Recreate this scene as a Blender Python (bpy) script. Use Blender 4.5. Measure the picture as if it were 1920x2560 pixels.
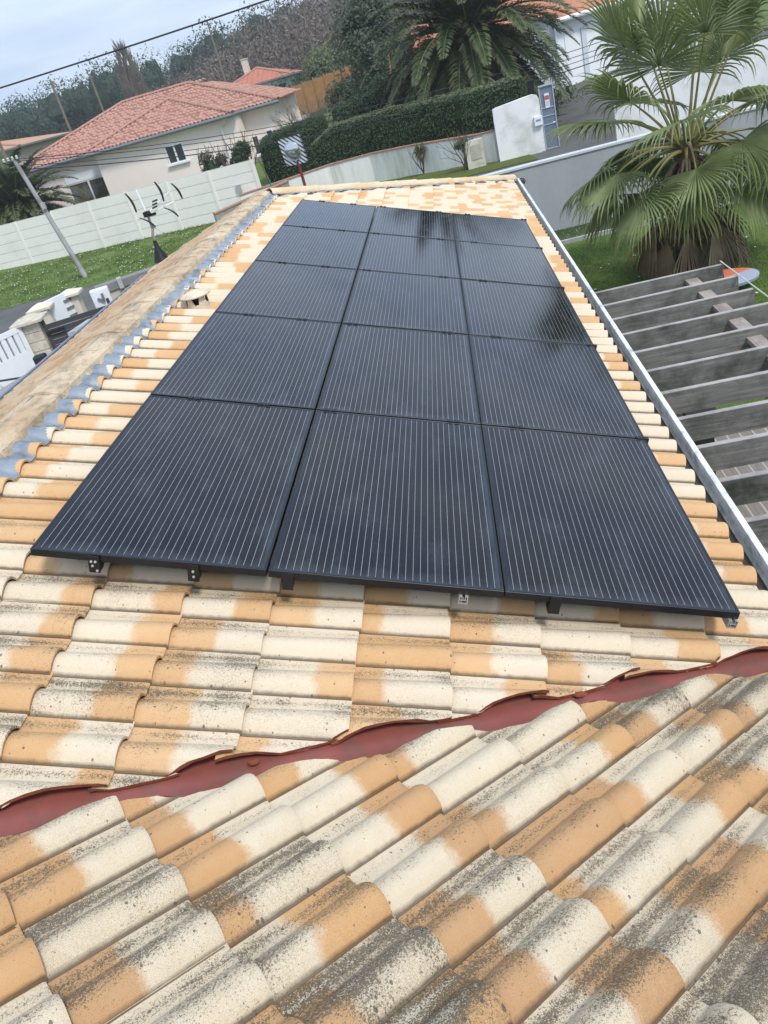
import bpy, bmesh, math, random
import numpy as np
from mathutils import Vector, Matrix, noise as mn
sc = bpy.context.scene
for o in list(bpy.data.objects): bpy.data.objects.remove(o)
COL = sc.collection
rad = math.radians
random.seed(7); rng = np.random.default_rng(7)
S = 0.32038                                   # roof pitch (18.36 degrees)
CS, SN = math.cos(S), math.sin(S)

# ------------------------------------------------------------------ camera
cam_d = bpy.data.cameras.new('camera'); cam = bpy.data.objects.new('camera', cam_d); COL.objects.link(cam)
cam_d.sensor_fit = 'VERTICAL'; cam_d.sensor_height = 24.0; cam_d.lens = 24.0*1959.2/2560
cam_d.clip_start = 0.05; cam_d.clip_end = 3000
RR = [[0.9694331755897897, 0.04653696540901853, -0.24090169969589664],
      [-0.18317523278243103, -0.5159542369709136, -0.8368022821698614],
      [-0.16323649151140915, 0.8553511186642045, -0.4916587349338952]]
CAM = Vector((2.04433744, -2.70874598, 1.4096261))
rx, ry, rz = Vector(RR[0]), -Vector(RR[1]), -Vector(RR[2])
m = Matrix(((rx.x, ry.x, rz.x), (rx.y, ry.y, rz.y), (rx.z, ry.z, rz.z))).to_4x4(); m.translation = CAM
cam.matrix_world = m
sc.camera = cam

# ------------------------------------------------------------------ world, sun, exposure
SUN_EL, SUN_AZ = rad(52), rad(140)             # azimuth from +y towards +x
w = bpy.data.worlds.new('World'); sc.world = w; w.use_nodes = True
nt = w.node_tree; nt.nodes.clear()
def wn(t, **k):
    n = nt.nodes.new(t)
    for a, b in k.items(): setattr(n, a, b)
    return n
sky = wn('ShaderNodeTexSky', sky_type='NISHITA', sun_disc=False, sun_elevation=SUN_EL, sun_rotation=SUN_AZ, air_density=1.0, dust_density=2.0, ozone_density=1.0)
geo = wn('ShaderNodeTexCoord')
sep = wn('ShaderNodeSeparateXYZ'); nt.links.new(geo.outputs['Generated'], sep.inputs[0])
mp = wn('ShaderNodeMapping'); mp.inputs['Scale'].default_value = (1.2, 1.2, 9.0); mp.inputs['Rotation'].default_value = (0, rad(4), 0)
nt.links.new(geo.outputs['Generated'], mp.inputs[0])
nz = wn('ShaderNodeTexNoise'); nz.inputs['Scale'].default_value = 2.2; nz.inputs['Detail'].default_value = 5; nz.inputs['Roughness'].default_value = .5
nt.links.new(mp.outputs[0], nz.inputs[0])
rp = wn('ShaderNodeValToRGB'); rp.color_ramp.elements[0].position = .40; rp.color_ramp.elements[1].position = .62
rp.color_ramp.elements[0].color = (4.0, 5.1, 7.0, 1); rp.color_ramp.elements[1].color = (6.0, 6.9, 8.1, 1)
nt.links.new(nz.outputs[0], rp.inputs[0])
zr = wn('ShaderNodeMapRange'); zr.inputs[1].default_value = 0.0; zr.inputs[2].default_value = 1.0; zr.inputs[3].default_value = 1.0; zr.inputs[4].default_value = 1.3
nt.links.new(sep.outputs[2], zr.inputs[0])
vm = wn('ShaderNodeVectorMath', operation='SCALE'); nt.links.new(rp.outputs[0], vm.inputs[0]); nt.links.new(zr.outputs[0], vm.inputs[3])
mx = wn('ShaderNodeMix', data_type='RGBA'); mx.inputs[0].default_value = .86
nt.links.new(sky.outputs[0], mx.inputs[6]); nt.links.new(vm.outputs[0], mx.inputs[7])
bg = wn('ShaderNodeBackground'); bg.inputs[1].default_value = .1; nt.links.new(mx.outputs[2], bg.inputs[0])
wo = wn('ShaderNodeOutputWorld'); nt.links.new(bg.outputs[0], wo.inputs[0])
sd = bpy.data.lights.new('sun', 'SUN'); sd.energy = 1.85; sd.angle = rad(12); sd.color = (1, .96, .90)
so = bpy.data.objects.new('sun', sd); COL.objects.link(so)
dvec = Vector((math.sin(SUN_AZ)*math.cos(SUN_EL), math.cos(SUN_AZ)*math.cos(SUN_EL), math.sin(SUN_EL)))
so.rotation_euler = dvec.to_track_quat('Z', 'Y').to_euler()
sc.view_settings.view_transform = 'Standard'; sc.view_settings.look = 'None'
sc.view_settings.exposure = 0.6; sc.view_settings.gamma = 1; sc.view_settings.use_curve_mapping = False

# ------------------------------------------------------------------ object helpers
def link(name, me, parent=None):
    o = bpy.data.objects.new(name, me); COL.objects.link(o)
    if parent is not None:
        o.parent = parent
        o.matrix_parent_inverse = parent.matrix_basis.inverted()
    return o
def tag(o, label=None, cat=None, group=None, kind=None):
    if label: o['label'] = label
    if cat: o['category'] = cat
    if group: o['group'] = group
    if kind: o['kind'] = kind
    return o
def thing(name, label, cat, loc=(0, 0, 0), group=None):
    o = bpy.data.objects.new(name, None); o.empty_display_size = .1; COL.objects.link(o); o.location = loc
    return tag(o, label, cat, group)
class MB:
    def __init__(s): s.v = []; s.f = []; s.mi = []; s.cm = 0
    def poly(s, pts):
        b = len(s.v); s.v += [tuple(p) for p in pts]; s.f.append(tuple(range(b, b+len(pts)))); s.mi.append(s.cm)
    def grid(s, G, closed=False):
        b = len(s.v); n = len(G); k = len(G[0])
        for r in G: s.v += [tuple(p) for p in r]
        for i in range(n-1):
            for j in range(k if closed else k-1):
                j2 = (j+1) % k
                s.f.append((b+i*k+j, b+i*k+j2, b+(i+1)*k+j2, b+(i+1)*k+j)); s.mi.append(s.cm)
    def box(s, c, sz, R=None):
        c = Vector(c); hx, hy, hz = sz[0]/2, sz[1]/2, sz[2]/2; b = len(s.v)
        for x, y, z in ((-1,-1,-1),(1,-1,-1),(1,1,-1),(-1,1,-1),(-1,-1,1),(1,-1,1),(1,1,1),(-1,1,1)):
            p = Vector((x*hx, y*hy, z*hz))
            if R is not None: p = R @ p
            s.v.append(tuple(c+p))
        for f in ((0,3,2,1),(4,5,6,7),(0,1,5,4),(1,2,6,5),(2,3,7,6),(3,0,4,7)):
            s.f.append(tuple(b+i for i in f)); s.mi.append(s.cm)
    def tube(s, pts, r, n=8, caps=True):
        pts = [Vector(p) for p in pts]; rr = r if hasattr(r, '__len__') else [r]*len(pts); G = []
        up = Vector((0, 0, 1))
        for i, p in enumerate(pts):
            t = (pts[min(i+1, len(pts)-1)]-pts[max(i-1, 0)]).normalized()
            a = t.cross(up)
            if a.length < .05: a = t.cross(Vector((0, 1, 0)))
            a.normalize(); b = t.cross(a)
            G.append([p+(a*math.cos(q)+b*math.sin(q))*rr[i] for q in [2*math.pi*k/n for k in range(n)]])
        s.grid(G, closed=True)
        if caps: s.poly(G[0]); s.poly(G[-1][::-1])
    def lathe(s, prof, c, n=24, R=None):
        c = Vector(c); G = []
        for r, z in prof:
            row = []
            for k in range(n):
                p = Vector((r*math.cos(2*math.pi*k/n), r*math.sin(2*math.pi*k/n), z))
                if R is not None: p = R @ p
                row.append(c+p)
            G.append(row)
        s.grid(G, closed=True)
    def extr(s, pts, off):          # prism: polygon pts swept by off
        off = Vector(off); P = [Vector(p) for p in pts]; Q = [p+off for p in P]
        s.poly(P[::-1]); s.poly(Q)
        for i in range(len(P)):
            j = (i+1) % len(P); s.poly([P[i], P[j], Q[j], Q[i]])
    def build(s, name, mats, parent=None, smooth=False, weld=False):
        me = bpy.data.meshes.new(name); me.from_pydata(s.v, [], s.f); me.validate()
        for mt in (mats if isinstance(mats, (list, tuple)) else [mats]): me.materials.append(mt)
        if len(s.mi) == len(me.polygons): me.polygons.foreach_set('material_index', s.mi)
        bm = bmesh.new(); bm.from_mesh(me)
        if weld: bmesh.ops.remove_doubles(bm, verts=bm.verts, dist=1e-5)
        bmesh.ops.recalc_face_normals(bm, faces=bm.faces)
        if smooth:
            for f in bm.faces: f.smooth = True
            for e in bm.edges:
                if len(e.link_faces) == 2 and e.calc_face_angle(0) > rad(40): e.smooth = False
        bm.to_mesh(me); bm.free()
        return link(name, me, parent)
def rot(az): return Matrix.Rotation(az, 3, 'Z')

# ------------------------------------------------------------------ material helpers
class NT:
    def __init__(s, name):
        s.m = bpy.data.materials.new(name); s.m.use_nodes = True; s.t = s.m.node_tree; s.t.nodes.clear()
        s.b = s.t.nodes.new('ShaderNodeBsdfPrincipled'); s.o = s.t.nodes.new('ShaderNodeOutputMaterial')
        s.t.links.new(s.b.outputs[0], s.o.inputs[0])
    def put(s, sock, v):
        if isinstance(v, bpy.types.NodeSocket): s.t.links.new(v, sock)
        elif v is not None:
            if sock.type == 'RGBA' and len(v) == 3: v = (*v, 1)
            sock.default_value = v
    def n(s, t, **k):
        n = s.t.nodes.new(t)
        for a, b in k.items(): setattr(n, a, b)
        return n
    def math(s, op, a, b=None, c=None, clamp=False):
        n = s.n('ShaderNodeMath', operation=op, use_clamp=clamp); s.put(n.inputs[0], a); s.put(n.inputs[1], b); s.put(n.inputs[2], c); return n.outputs[0]
    def mix(s, f, a, b, bt='MIX'):
        n = s.n('ShaderNodeMix', data_type='RGBA', blend_type=bt); s.put(n.inputs[0], f); s.put(n.inputs[6], a); s.put(n.inputs[7], b); return n.outputs[2]
    def noise(s, vec, sc_=5, det=4, rough=.5, dist=0):
        n = s.n('ShaderNodeTexNoise'); s.put(n.inputs['Vector'], vec); n.inputs['Scale'].default_value = sc_; n.inputs['Detail'].default_value = det
        n.inputs['Roughness'].default_value = rough; n.inputs['Distortion'].default_value = dist; return n.outputs[0]
    def voro(s, vec, sc_=5, out=0, rnd=1):
        n = s.n('ShaderNodeTexVoronoi'); s.put(n.inputs['Vector'], vec); n.inputs['Scale'].default_value = sc_; n.inputs['Randomness'].default_value = rnd; return n.outputs[out]
    def rng(s, v, a, b, c=0, d=1):
        n = s.n('ShaderNodeMapRange'); s.put(n.inputs[0], v)
        for i, q in enumerate((a, b, c, d)): s.put(n.inputs[i+1], q)
        return n.outputs[0]
    def pos(s): return s.n('ShaderNodeNewGeometry').outputs['Position']
    def obj(s): return s.n('ShaderNodeTexCoord').outputs['Object']
    def attr(s, nm): return s.n('ShaderNodeAttribute', attribute_name=nm).outputs['Vector']
    def sep(s, v): n = s.n('ShaderNodeSeparateXYZ'); s.put(n.inputs[0], v); return n.outputs
    def comb(s, x, y, z): n = s.n('ShaderNodeCombineXYZ'); s.put(n.inputs[0], x); s.put(n.inputs[1], y); s.put(n.inputs[2], z); return n.outputs[0]
    def scale(s, v, k):
        n = s.n('ShaderNodeMapping'); s.put(n.inputs[0], v); n.inputs['Scale'].default_value = k; return n.outputs[0]
    def bump(s, h, d=.01, st=.5):
        n = s.n('ShaderNodeBump'); n.inputs['Strength'].default_value = st; n.inputs['Distance'].default_value = d; s.put(n.inputs['Height'], h); s.put(s.b.inputs['Normal'], n.outputs[0])
    def fin(s, col=None, rough=.8, spec=.3, metal=0.0):
        s.put(s.b.inputs['Base Color'], col); s.put(s.b.inputs['Roughness'], rough); s.put(s.b.inputs['Specular IOR Level'], spec); s.put(s.b.inputs['Metallic'], metal); return s.m
def plain(name, col, rough=.7, spec=.3, metal=0.0, var=.18, sc_=6.0, bump=0.0, dirt=None, dsc=2.0, streak=False):
    t = NT(name); p = t.pos()
    q = t.scale(p, (1, 1, .18)) if streak else p
    n1 = t.noise(q, sc_, 5, .6); n2 = t.noise(p, sc_*9, 3, .6)
    f = t.math('ADD', t.math('MULTIPLY', n1, .7), t.math('MULTIPLY', n2, .3))
    k = t.rng(f, .3, .7, 1-var, 1+var)
    c = t.n('ShaderNodeVectorMath', operation='SCALE'); t.put(c.inputs[0], col[:3]); t.put(c.inputs[3], k); c = c.outputs[0]
    if dirt:
        d = t.rng(t.noise(q, dsc, 6, .65), .48, .68); c = t.mix(d, c, dirt)
    if bump: t.bump(f, bump, .6)
    return t.fin(c, rough, spec, metal)
def foliage(name, c1, c2, c3=None, trans=.25, rough=.55, sc_=1.5):
    t = NT(name); p = t.pos()
    a = t.rng(t.noise(p, sc_, 3), .35, .65); b = t.rng(t.voro(p, 9.0, 1), .2, .8)
    c = t.mix(a, c1, c2)
    if c3: c = t.mix(t.math('MULTIPLY', t.rng(t.noise(p, 11, 2), .5, .75), .8), c, c3)
    t.fin(c, rough, .35)
    tr = t.n('ShaderNodeBsdfTranslucent'); t.put(tr.inputs[0], c)
    ms = t.n('ShaderNodeMixShader'); ms.inputs[0].default_value = trans
    t.t.links.new(t.b.outputs[0], ms.inputs[1]); t.t.links.new(tr.outputs[0], ms.inputs[2]); t.t.links.new(ms.outputs[0], t.o.inputs[0])
    return t.m

def tile_material(name, cream, orange, cream2, orange2, lich=True, warm=0.0):
    t = NT(name)
    tc = t.sep(t.attr('tc')); tp = t.sep(t.attr('tp')); tr = t.sep(t.attr('tr'))
    u, v = tc[0], tc[1]
    P = t.comb(t.math('ADD', u, t.math('MULTIPLY', tr[0], 37.0)), t.math('ADD', v, t.math('MULTIPLY', tr[1], 53.0)), t.math('MULTIPLY', tr[2], 11.0))
    wob = t.math('ADD', t.math('MULTIPLY', t.math('SUBTRACT', t.noise(P, 14, 4), .5), .10), t.math('MULTIPLY', t.math('SUBTRACT', t.noise(P, 150, 3, .7), .5), .05))
    e = t.math('ADD', t.math('SUBTRACT', u, tp[1]), wob)
    e = t.math('ADD', t.math('MULTIPLY', t.math('MULTIPLY', e, 27.0), tp[0]), .5, clamp=True)
    cr = t.mix(t.noise(P, 9, 3), cream, cream2)
    og = t.mix(t.rng(t.math('ADD', tr[2], t.math('MULTIPLY', t.noise(P, 6, 3), .5)), .3, 1.1), orange, orange2)
    c = t.mix(e, cr, og)
    c = t.mix(t.math('MULTIPLY', t.rng(t.noise(P, 30, 4, .7), .35, .75), .22), c, t.mix(.5, cream2, orange2))
    h = t.math('MULTIPLY', t.noise(P, 160, 3, .6), .5)
    if lich:
        D = tp[2]
        pan = t.rng(t.math('ABSOLUTE', t.math('SUBTRACT', v, .172)), .0, .04, 1.0, 0.0)      # the flat strip beside the hump
        crown = t.rng(t.math('ABSOLUTE', t.math('SUBTRACT', v, .092)), .0, .062, 1.0, 0.0)
        big = t.noise(P, 5.5, 3, .5)
        d = t.math('ADD', t.math('MULTIPLY', D, t.math('ADD', .30, t.math('ADD', t.math('MULTIPLY', pan, .52), t.math('MULTIPLY', crown, .40)))), t.math('MULTIPLY', t.math('SUBTRACT', big, .5), t.math('MULTIPLY', D, .95)))
        # haze of grey film
        c = t.mix(t.math('MULTIPLY', t.rng(d, .30, .9), .30, clamp=True), c, (.36, .28, .18))
        jd = t.rng(t.math('ADD', v, t.math('MULTIPLY', t.noise(P, 40, 3), .006)), .003, .011, .8, 0); c = t.mix(jd, c, (.07, .05, .03))
        s1 = t.noise(P, 340, 3, .7); s2 = t.noise(P, 120, 4, .75)
        gn = t.rng(t.math('ADD', t.noise(P, 520, 2, .6), t.math('MULTIPLY', D, .10)), .56, .66); c = t.mix(t.math('MULTIPLY', gn, t.math('MULTIPLY', D, .40)), c, (.17, .125, .08))
        sp = t.math('ADD', t.math('MULTIPLY', s1, .55), t.math('MULTIPLY', s2, .45))
        thr = t.math('SUBTRACT', .665, t.math('MULTIPLY', d, .32))
        k = t.rng(t.math('SUBTRACT', sp, thr), 0, .05)
        c = t.mix(t.math('MULTIPLY', k, .86), c, t.mix(s2, (.030, .025, .018), (.14, .11, .07)))
        vo = t.n('ShaderNodeTexVoronoi'); t.put(vo.inputs['Vector'], P); vo.inputs['Scale'].default_value = 62
        rc = t.sep(vo.outputs['Color'])
        rad_ = t.math('MULTIPLY', rc[0], t.math('ADD', .12, t.math('MULTIPLY', D, .26)))
        on = t.math('GREATER_THAN', rc[1], t.math('SUBTRACT', .94, t.math('MULTIPLY', d, .42)))
        dot = t.math('MULTIPLY', on, t.rng(t.math('SUBTRACT', rad_, t.math('ADD', vo.outputs['Distance'], t.math('MULTIPLY', t.math('SUBTRACT', s2, .5), .9))), 0, .04))
        c = t.mix(t.math('MULTIPLY', dot, .8), c, (.075, .062, .05))
        wf = t.rng(t.math('SUBTRACT', t.noise(t.scale(P, (1, 1, 2)), 230, 3, .7), t.math('SUBTRACT', .90, t.math('MULTIPLY', d, .42))), 0, .05)
        c = t.mix(t.math('MULTIPLY', wf, .7), c, (.58, .52, .40))
        h = t.math('ADD', h, t.math('MULTIPLY', t.math('ADD', k, wf), .8))
    t.bump(h, .0022, .55)
    return t.fin(c, .82, .25)

M = {}
CREAM, ORANGE = (.66, .575, .44), (.57, .335, .155)
M['tile_new'] = tile_material('clay_tile_new', CREAM, ORANGE, (.66, .545, .395), (.62, .39, .20))
M['tile_old'] = tile_material('clay_tile_weathered', (.66, .575, .435), (.54, .31, .135), (.58, .48, .34), (.47, .27, .13))
M['tile_grey'] = tile_material('clay_tile_tan', (.56, .42, .27), (.46, .28, .15), (.44, .32, .21), (.42, .27, .16))
M['tile_pink'] = tile_material('red_tile', (.50, .285, .215), (.34, .17, .13), (.43, .235, .175), (.28, .14, .11), lich=False)
M['clay_cut'] = plain('raw_red_clay', (.20, .062, .035), .9, .1, var=.35, sc_=30, bump=.003)
M['mortar'] = plain('mortar_tan', (.55, .42, .28), .95, .1, var=.3, sc_=9, bump=.01, dirt=(.25, .20, .15), dsc=5)

# ------------------------------------------------------------------ roof tiles
def basis(az):
    sa, ca = math.sin(az), math.cos(az)
    return (np.array([sa*CS, ca*CS, -SN]), np.array([-ca, sa, 0.]), np.array([sa*SN, ca*SN, CS]))
OFF1, OFF2 = -.212, -.507
A1, A2 = rad(90), rad(45)
d1, c1, n1 = basis(A1); d2, c2, n2 = basis(A2)
P0 = np.linalg.lstsq(np.array([n1, n2]), np.array([OFF1, OFF2]), rcond=None)[0]       # a point of the valley line
VD = np.cross(n1, n2); VD = VD/np.linalg.norm(VD)
if VD[0] < 0: VD = -VD
VN = np.array([-VD[1], VD[0], 0]); VN /= np.linalg.norm(VN)                            # points to the panel roof
PW, PL = .207, .385
def prof(v, hh=.050):
    v = np.asarray(v, float); x = np.clip(v/.137, 0, 1)
    hump = hh*np.power(np.clip(np.sin(np.pi*np.clip(x, .0, 1)**.92), 0, 1), .72)
    return .003+hump + np.where(v < .004, .006, 0)+np.where(v > .195, (v-.195)*.25, 0)
def tile_field(name, mat, az, off, u0, iu, v0, jv, cuts=(), parent=None, dens=lambda p: .3, lod=0, keep=None, hh=.050, pw=PW, pl=PL, mixer=None):
    """courses iu=(a,b), rows jv=(a,b); nose of course i at u0+i*pl ; joint of row j at v0+j*pw.
       cuts: list of (point, normal): everything on the +normal side is removed; the cut shows raw clay."""
    d, c, n = basis(az)
    if lod == 0:
        vs = np.array([-.006, .0, .006, .016, .030, .048, .069, .090, .108, .122, .136, .152, .175, .198, .214])*pw/.207
        us = np.array([0, .15, .30, .405, .432, .44])*pl/.385
    elif lod == 1:
        vs = np.array([-.004, .004, .03, .069, .108, .136, .17, .21])*pw/.207; us = np.array([0, .22, .44])*pl/.385
    else:
        vs = np.array([0, .035, .069, .105, .14, .207])*pw/.207; us = np.array([.04, .44])*pl/.385
    nu, nv = len(us), len(vs); th = .012
    base_h = prof(vs*.207/pw, hh)
    V, F, MI, TC, TP, TR = [], [], [], [], [], []
    nb = 0
    topF = []
    for i in range(nu-1):
        for j in range(nv-1): topF.append((i*nv+j, i*nv+j+1, (i+1)*nv+j+1, (i+1)*nv+j))
    topF = np.array(topF); N1 = nu*nv
    extra = []
    if lod < 2:
        for j in range(nv-1):   # nose and head
            a, b = (nu-1)*nv+j, (nu-1)*nv+j+1; extra.append((a, b, b+N1, a+N1))
            a, b = j+1, j; extra.append((a, b, b+N1, a+N1))
        for i in range(nu-1):
            a, b = i*nv, (i+1)*nv; extra.append((a, b, b+N1, a+N1))
            a, b = (i+1)*nv+nv-1, i*nv+nv-1; extra.append((a, b, b+N1, a+N1))
        F1 = np.concatenate([topF, topF[:, ::-1]+N1, np.array(extra)])
    else:
        for j in range(nv-1):
            a, b = (nu-1)*nv+j, (nu-1)*nv+j+1; extra.append((a, b, b-(nu-1)*nv+N1, a-(nu-1)*nv+N1))
        F1 = np.concatenate([topF, np.array(extra)])
    for i in range(*iu):
        for j in range(*jv):
            cc_ = (u0+(i-.5)*pl)*d+(v0+(j+.5)*pw)*c+off*n
            if keep is not None and not keep(cc_): continue
            skip = False
            for P, Nn in cuts:
                if (cc_-np.array(P))@np.array(Nn) > .34: skip = True; break
            if skip: continue
            r = rng.random(6)
            su, sv, sh, tw = (r[0]-.5)*.010, (r[1]-.5)*.004, (r[2]-.5)*.003, (r[3]-.5)*.012
            U = np.repeat(us, nv); W = np.tile(vs, nu)
            H = np.tile(base_h, nu)+.014*(U-.055*pl/.385)/pl
            fl = 1+.05*(U/pl-.5)                                    # a little wider at the nose
            bh = np.tile(base_h, nu); H = H+np.where(bh > .004, (bh-.003)*.26*(U/pl-.55), 0)
            if lod == 0:
                H = H-np.where(U > .435*pl/.385, .0035, 0)           # eased nose edge
            Wp = W+tw*(U-.2)+np.where((W > .001) & (W < .16*pw/.207), (W-.069*pw/.207)*.16*(U/pl-.6), 0)
            pos = (u0+(i-1)*pl-.055*pl/.385+U+su)[:, None]*d+(v0+j*pw+Wp+sv)[:, None]*c+(off+H+sh)[:, None]*n
            if lod < 2:
                low = pos-(th*n)[None, :]; vv = np.concatenate([pos, low]); uu = np.concatenate([U, U]); ww = np.concatenate([W, W])
            else:
                low = pos[-nv:]-(.022*n)[None, :]; vv = np.concatenate([pos, low]); uu = np.concatenate([U, U[-nv:]]); ww = np.concatenate([W, W[-nv:]])
            V.append(vv); F.append(F1+nb); nb += len(vv)
            k = r[4]
            sgn = 1.0 if r[5] < .52 else -1.0
            ub = (.275 if sgn > 0 else .20)+(k-.5)*.11
            q = rng.random()
            if q < .05: sgn, ub = 1.0, -9.
            elif q < .17: sgn, ub = 1.0, 9.
            D = dens(cc_)*(.72+.56*rng.random())
            TC.append(np.stack([uu*.385/pl, ww*.207/pw, np.full(len(vv), float(i*97+j))], 1))
            TP.append(np.tile([sgn, ub, D], (len(vv), 1))); TR.append(np.tile(rng.random(3), (len(vv), 1)))
    V = np.concatenate(V); F = np.concatenate(F); TC = np.concatenate(TC); TP = np.concatenate(TP); TR = np.concatenate(TR)
    me = bpy.data.meshes.new(name); me.from_pydata(V.tolist(), [], F.tolist())
    for nm, arr in (('tc', TC), ('tp', TP), ('tr', TR)):
        a = me.attributes.new(nm, 'FLOAT_VECTOR', 'POINT'); a.data.foreach_set('vector', arr.astype(np.float32).ravel())
    me.materials.append(mat); me.materials.append(M['clay_cut'])
    bm = bmesh.new(); bm.from_mesh(me)
    for P, Nn in cuts:
        r_ = bmesh.ops.bisect_plane(bm, geom=bm.verts[:]+bm.edges[:]+bm.faces[:], dist=1e-6, plane_co=Vector(P), plane_no=Vector(Nn), clear_outer=True)
        ed = [e for e in r_['geom_cut'] if isinstance(e, bmesh.types.BMEdge) and e.is_valid and len(e.link_faces) == 1]
        if lod < 2 and ed and abs(Nn[0]+1) > 1e-6:
            old = set(bm.faces)
            bmesh.ops.holes_fill(bm, edges=ed, sides=0)
            for f in bm.faces:
                if f not in old: f.material_index = 1
    ang = rad(38)
    for v in sorted({v for f in bm.faces if f.material_index == 1 for v in f.verts}, key=lambda q_: q_.index):
        q = mn.noise(v.co*38)*.006+mn.noise(v.co*11)*.006; v.co.x += VN[0]*q; v.co.y += VN[1]*q
    for f in bm.faces: f.smooth = (f.material_index == 0)
    for e in bm.edges:
        if len(e.link_faces) == 2 and e.calc_face_angle(0) > ang: e.smooth = False
    bm.to_mesh(me); bm.free()
    return link(name, me, parent)



# ------------------------------------------------------------------ own house
house = thing('tiled_house', 'house under the camera with mottled cream and orange tile roofs and red valley', 'house', (0, 4, -3.3))
cutA = P0+VN*.070; cutB = P0-VN*.036
HIP0 = np.array([-.62, 9.72, 0]); HN = np.array([-1, 1, 0])/math.sqrt(2)               # hip at 45 degrees in plan
def densA(p): return .74-.16*max(0, p[1]+1.0) if p[1] < 1.0 else max(.14, .42-.1*(p[1]-1))
tile_field('roof', M['tile_new'], A1, OFF1, .285, (-2, 9), -.73, (-14, 22),
           cuts=[(cutA, -VN), (HIP0, HN), ((-.555, 0, 0), (-1, 0, 0))], parent=house, dens=densA)
tile_field('roof', M['tile_new'], A1, OFF1, .285, (-2, 9), -.73, (22, 72),
           cuts=[(HIP0, HN), ((-.555, 0, 0), (-1, 0, 0))], parent=house, dens=densA, lod=1)
def densB(p):
    c = p@c2; d = p@d2
    return .66+.22*min(1, max(0, (-1.5-c)/1.2))+.14*math.sin(d*3+c*2)
tile_field('roof', M['tile_old'], A2, OFF2, .205, (-5, 7), -2.122, (-12, 14), cuts=[(cutB, VN)], parent=house, dens=densB, hh=.053)
# slopes seen edge on: left slope and the slope behind the hip
A3 = rad(270); d3, c3, n3 = basis(A3)
RID = np.array([-.80, 0, .085])                                                        # ridge apex level of the tile bed
off3 = float(n3@(RID-np.array([0, 0, .045])))
GA, GB = np.array([-2.19, 1.6, 0]), np.array([-2.66, 10.0, 0]); gdir = (GB-GA)/np.linalg.norm(GB-GA)
tile_field('roof', M['tile_grey'], A3, off3, 1.06, (0, 6), -9.75, (0, 58), cuts=[(GA, (-gdir[1], gdir[0], 0)), ((-.83, 0, 0), (1, 0, 0))], parent=house, dens=lambda p: .5, lod=1)
off4p = np.array([-.62, 9.72, (OFF1-n1[0]*-.62)/n1[2]]); A4 = 0.0; d4, c4, n4 = basis(A4)
tile_field('roof', M['tile_new'], A4, float(n4@off4p), 9.72*CS-off4p[2]*SN+.1, (0, 13), -3.4, (0, 20), cuts=[(HIP0, -HN)], parent=house, dens=lambda p: .2, lod=1)

# bedding below the tiles
b = MB()
def onA(x, y, dz=0): return Vector((x, y, (OFF1+dz-n1[0]*x)/n1[2]))
def onB(x, y, dz=0): return Vector((x, y, (OFF2+dz-n2[0]*x-n2[1]*y)/n2[2]))
vq = lambda t, k: P0+VD*t+VN*k
def onAv(t, k, dz=0): p = vq(t, k); return onA(p[0], p[1], dz)
def onBv(t, k, dz=0): p = vq(t, k); return onB(p[0], p[1], dz)
b.poly([onAv(-1.2, .30, -.03), onAv(3.1, .30, -.03), onA(3.24, .3, -.03), onA(3.24, 13.4, -.03), onA(-.62, 9.7, -.03), onA(-.8, 9.6, -.03), onA(-.8, -1, -.03)])
b.poly([onBv(-1.5, -.26, -.03), onBv(3.6, -.26, -.03), onBv(3.6, -4.0, -.03), onBv(-1.5, -4.0, -.03)])
b.build('roof_underlay', plain('underlay_dark', (.06, .045, .035), .95), house)
# valley gutter: folded painted sheet
M['valley'] = plain('valley_red_paint', (.235, .072, .058), .42, .4, var=.16, sc_=3, dirt=(.15, .08, .062), dsc=9, bump=.0015)
b = MB()
ks = [(-.27, onBv), (-.14, onBv), (-.035, onBv), (0, None), (.035, onAv), (.14, onAv), (.30, onAv)]
G = []
for t in np.linspace(-1.6, 3.16, 28):
    row = []
    for k, fn in ks:
        p = fn(t, k, -.012) if fn else (Vector(onAv(t, 0, -.012))+Vector(onBv(t, 0, -.012)))/2-Vector((0, 0, .008))
        row.append(p)
    G.append(row)
b.grid(G); b.build('valley_gutter', M['valley'], house, smooth=True)
for (tt, k, sz, lb) in ((.74, .054, .024, 'small red clay chip under the cut tiles left of the valley centre'), (2.05, .056, .028, 'reddish tile chip under the cut tiles on the right part of the valley')):
    p = onAv(tt, k, .006) if k > 0 else onBv(tt, k, .012); b = MB(); G = []
    for i in range(5):
        th = math.pi*i/4; G.append([p+Vector((math.sin(th)*math.cos(q)*sz*(1+.5*mn.noise(Vector((q*2, th*2, tt)))), math.sin(th)*math.sin(q)*sz*.55*(1+.5*mn.noise(Vector((q, th, tt+4)))), math.cos(th)*sz*.3+sz*.2)) for q in np.linspace(0, 2*math.pi, 9, endpoint=False)])
    b.grid(G, closed=True); tag(b.build('tile_fragment', M['mortar'] if 'crumb' in lb or 'pale' in lb else M['clay_cut']), lb, 'tile fragment', 'loose chips in the valley')

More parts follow.
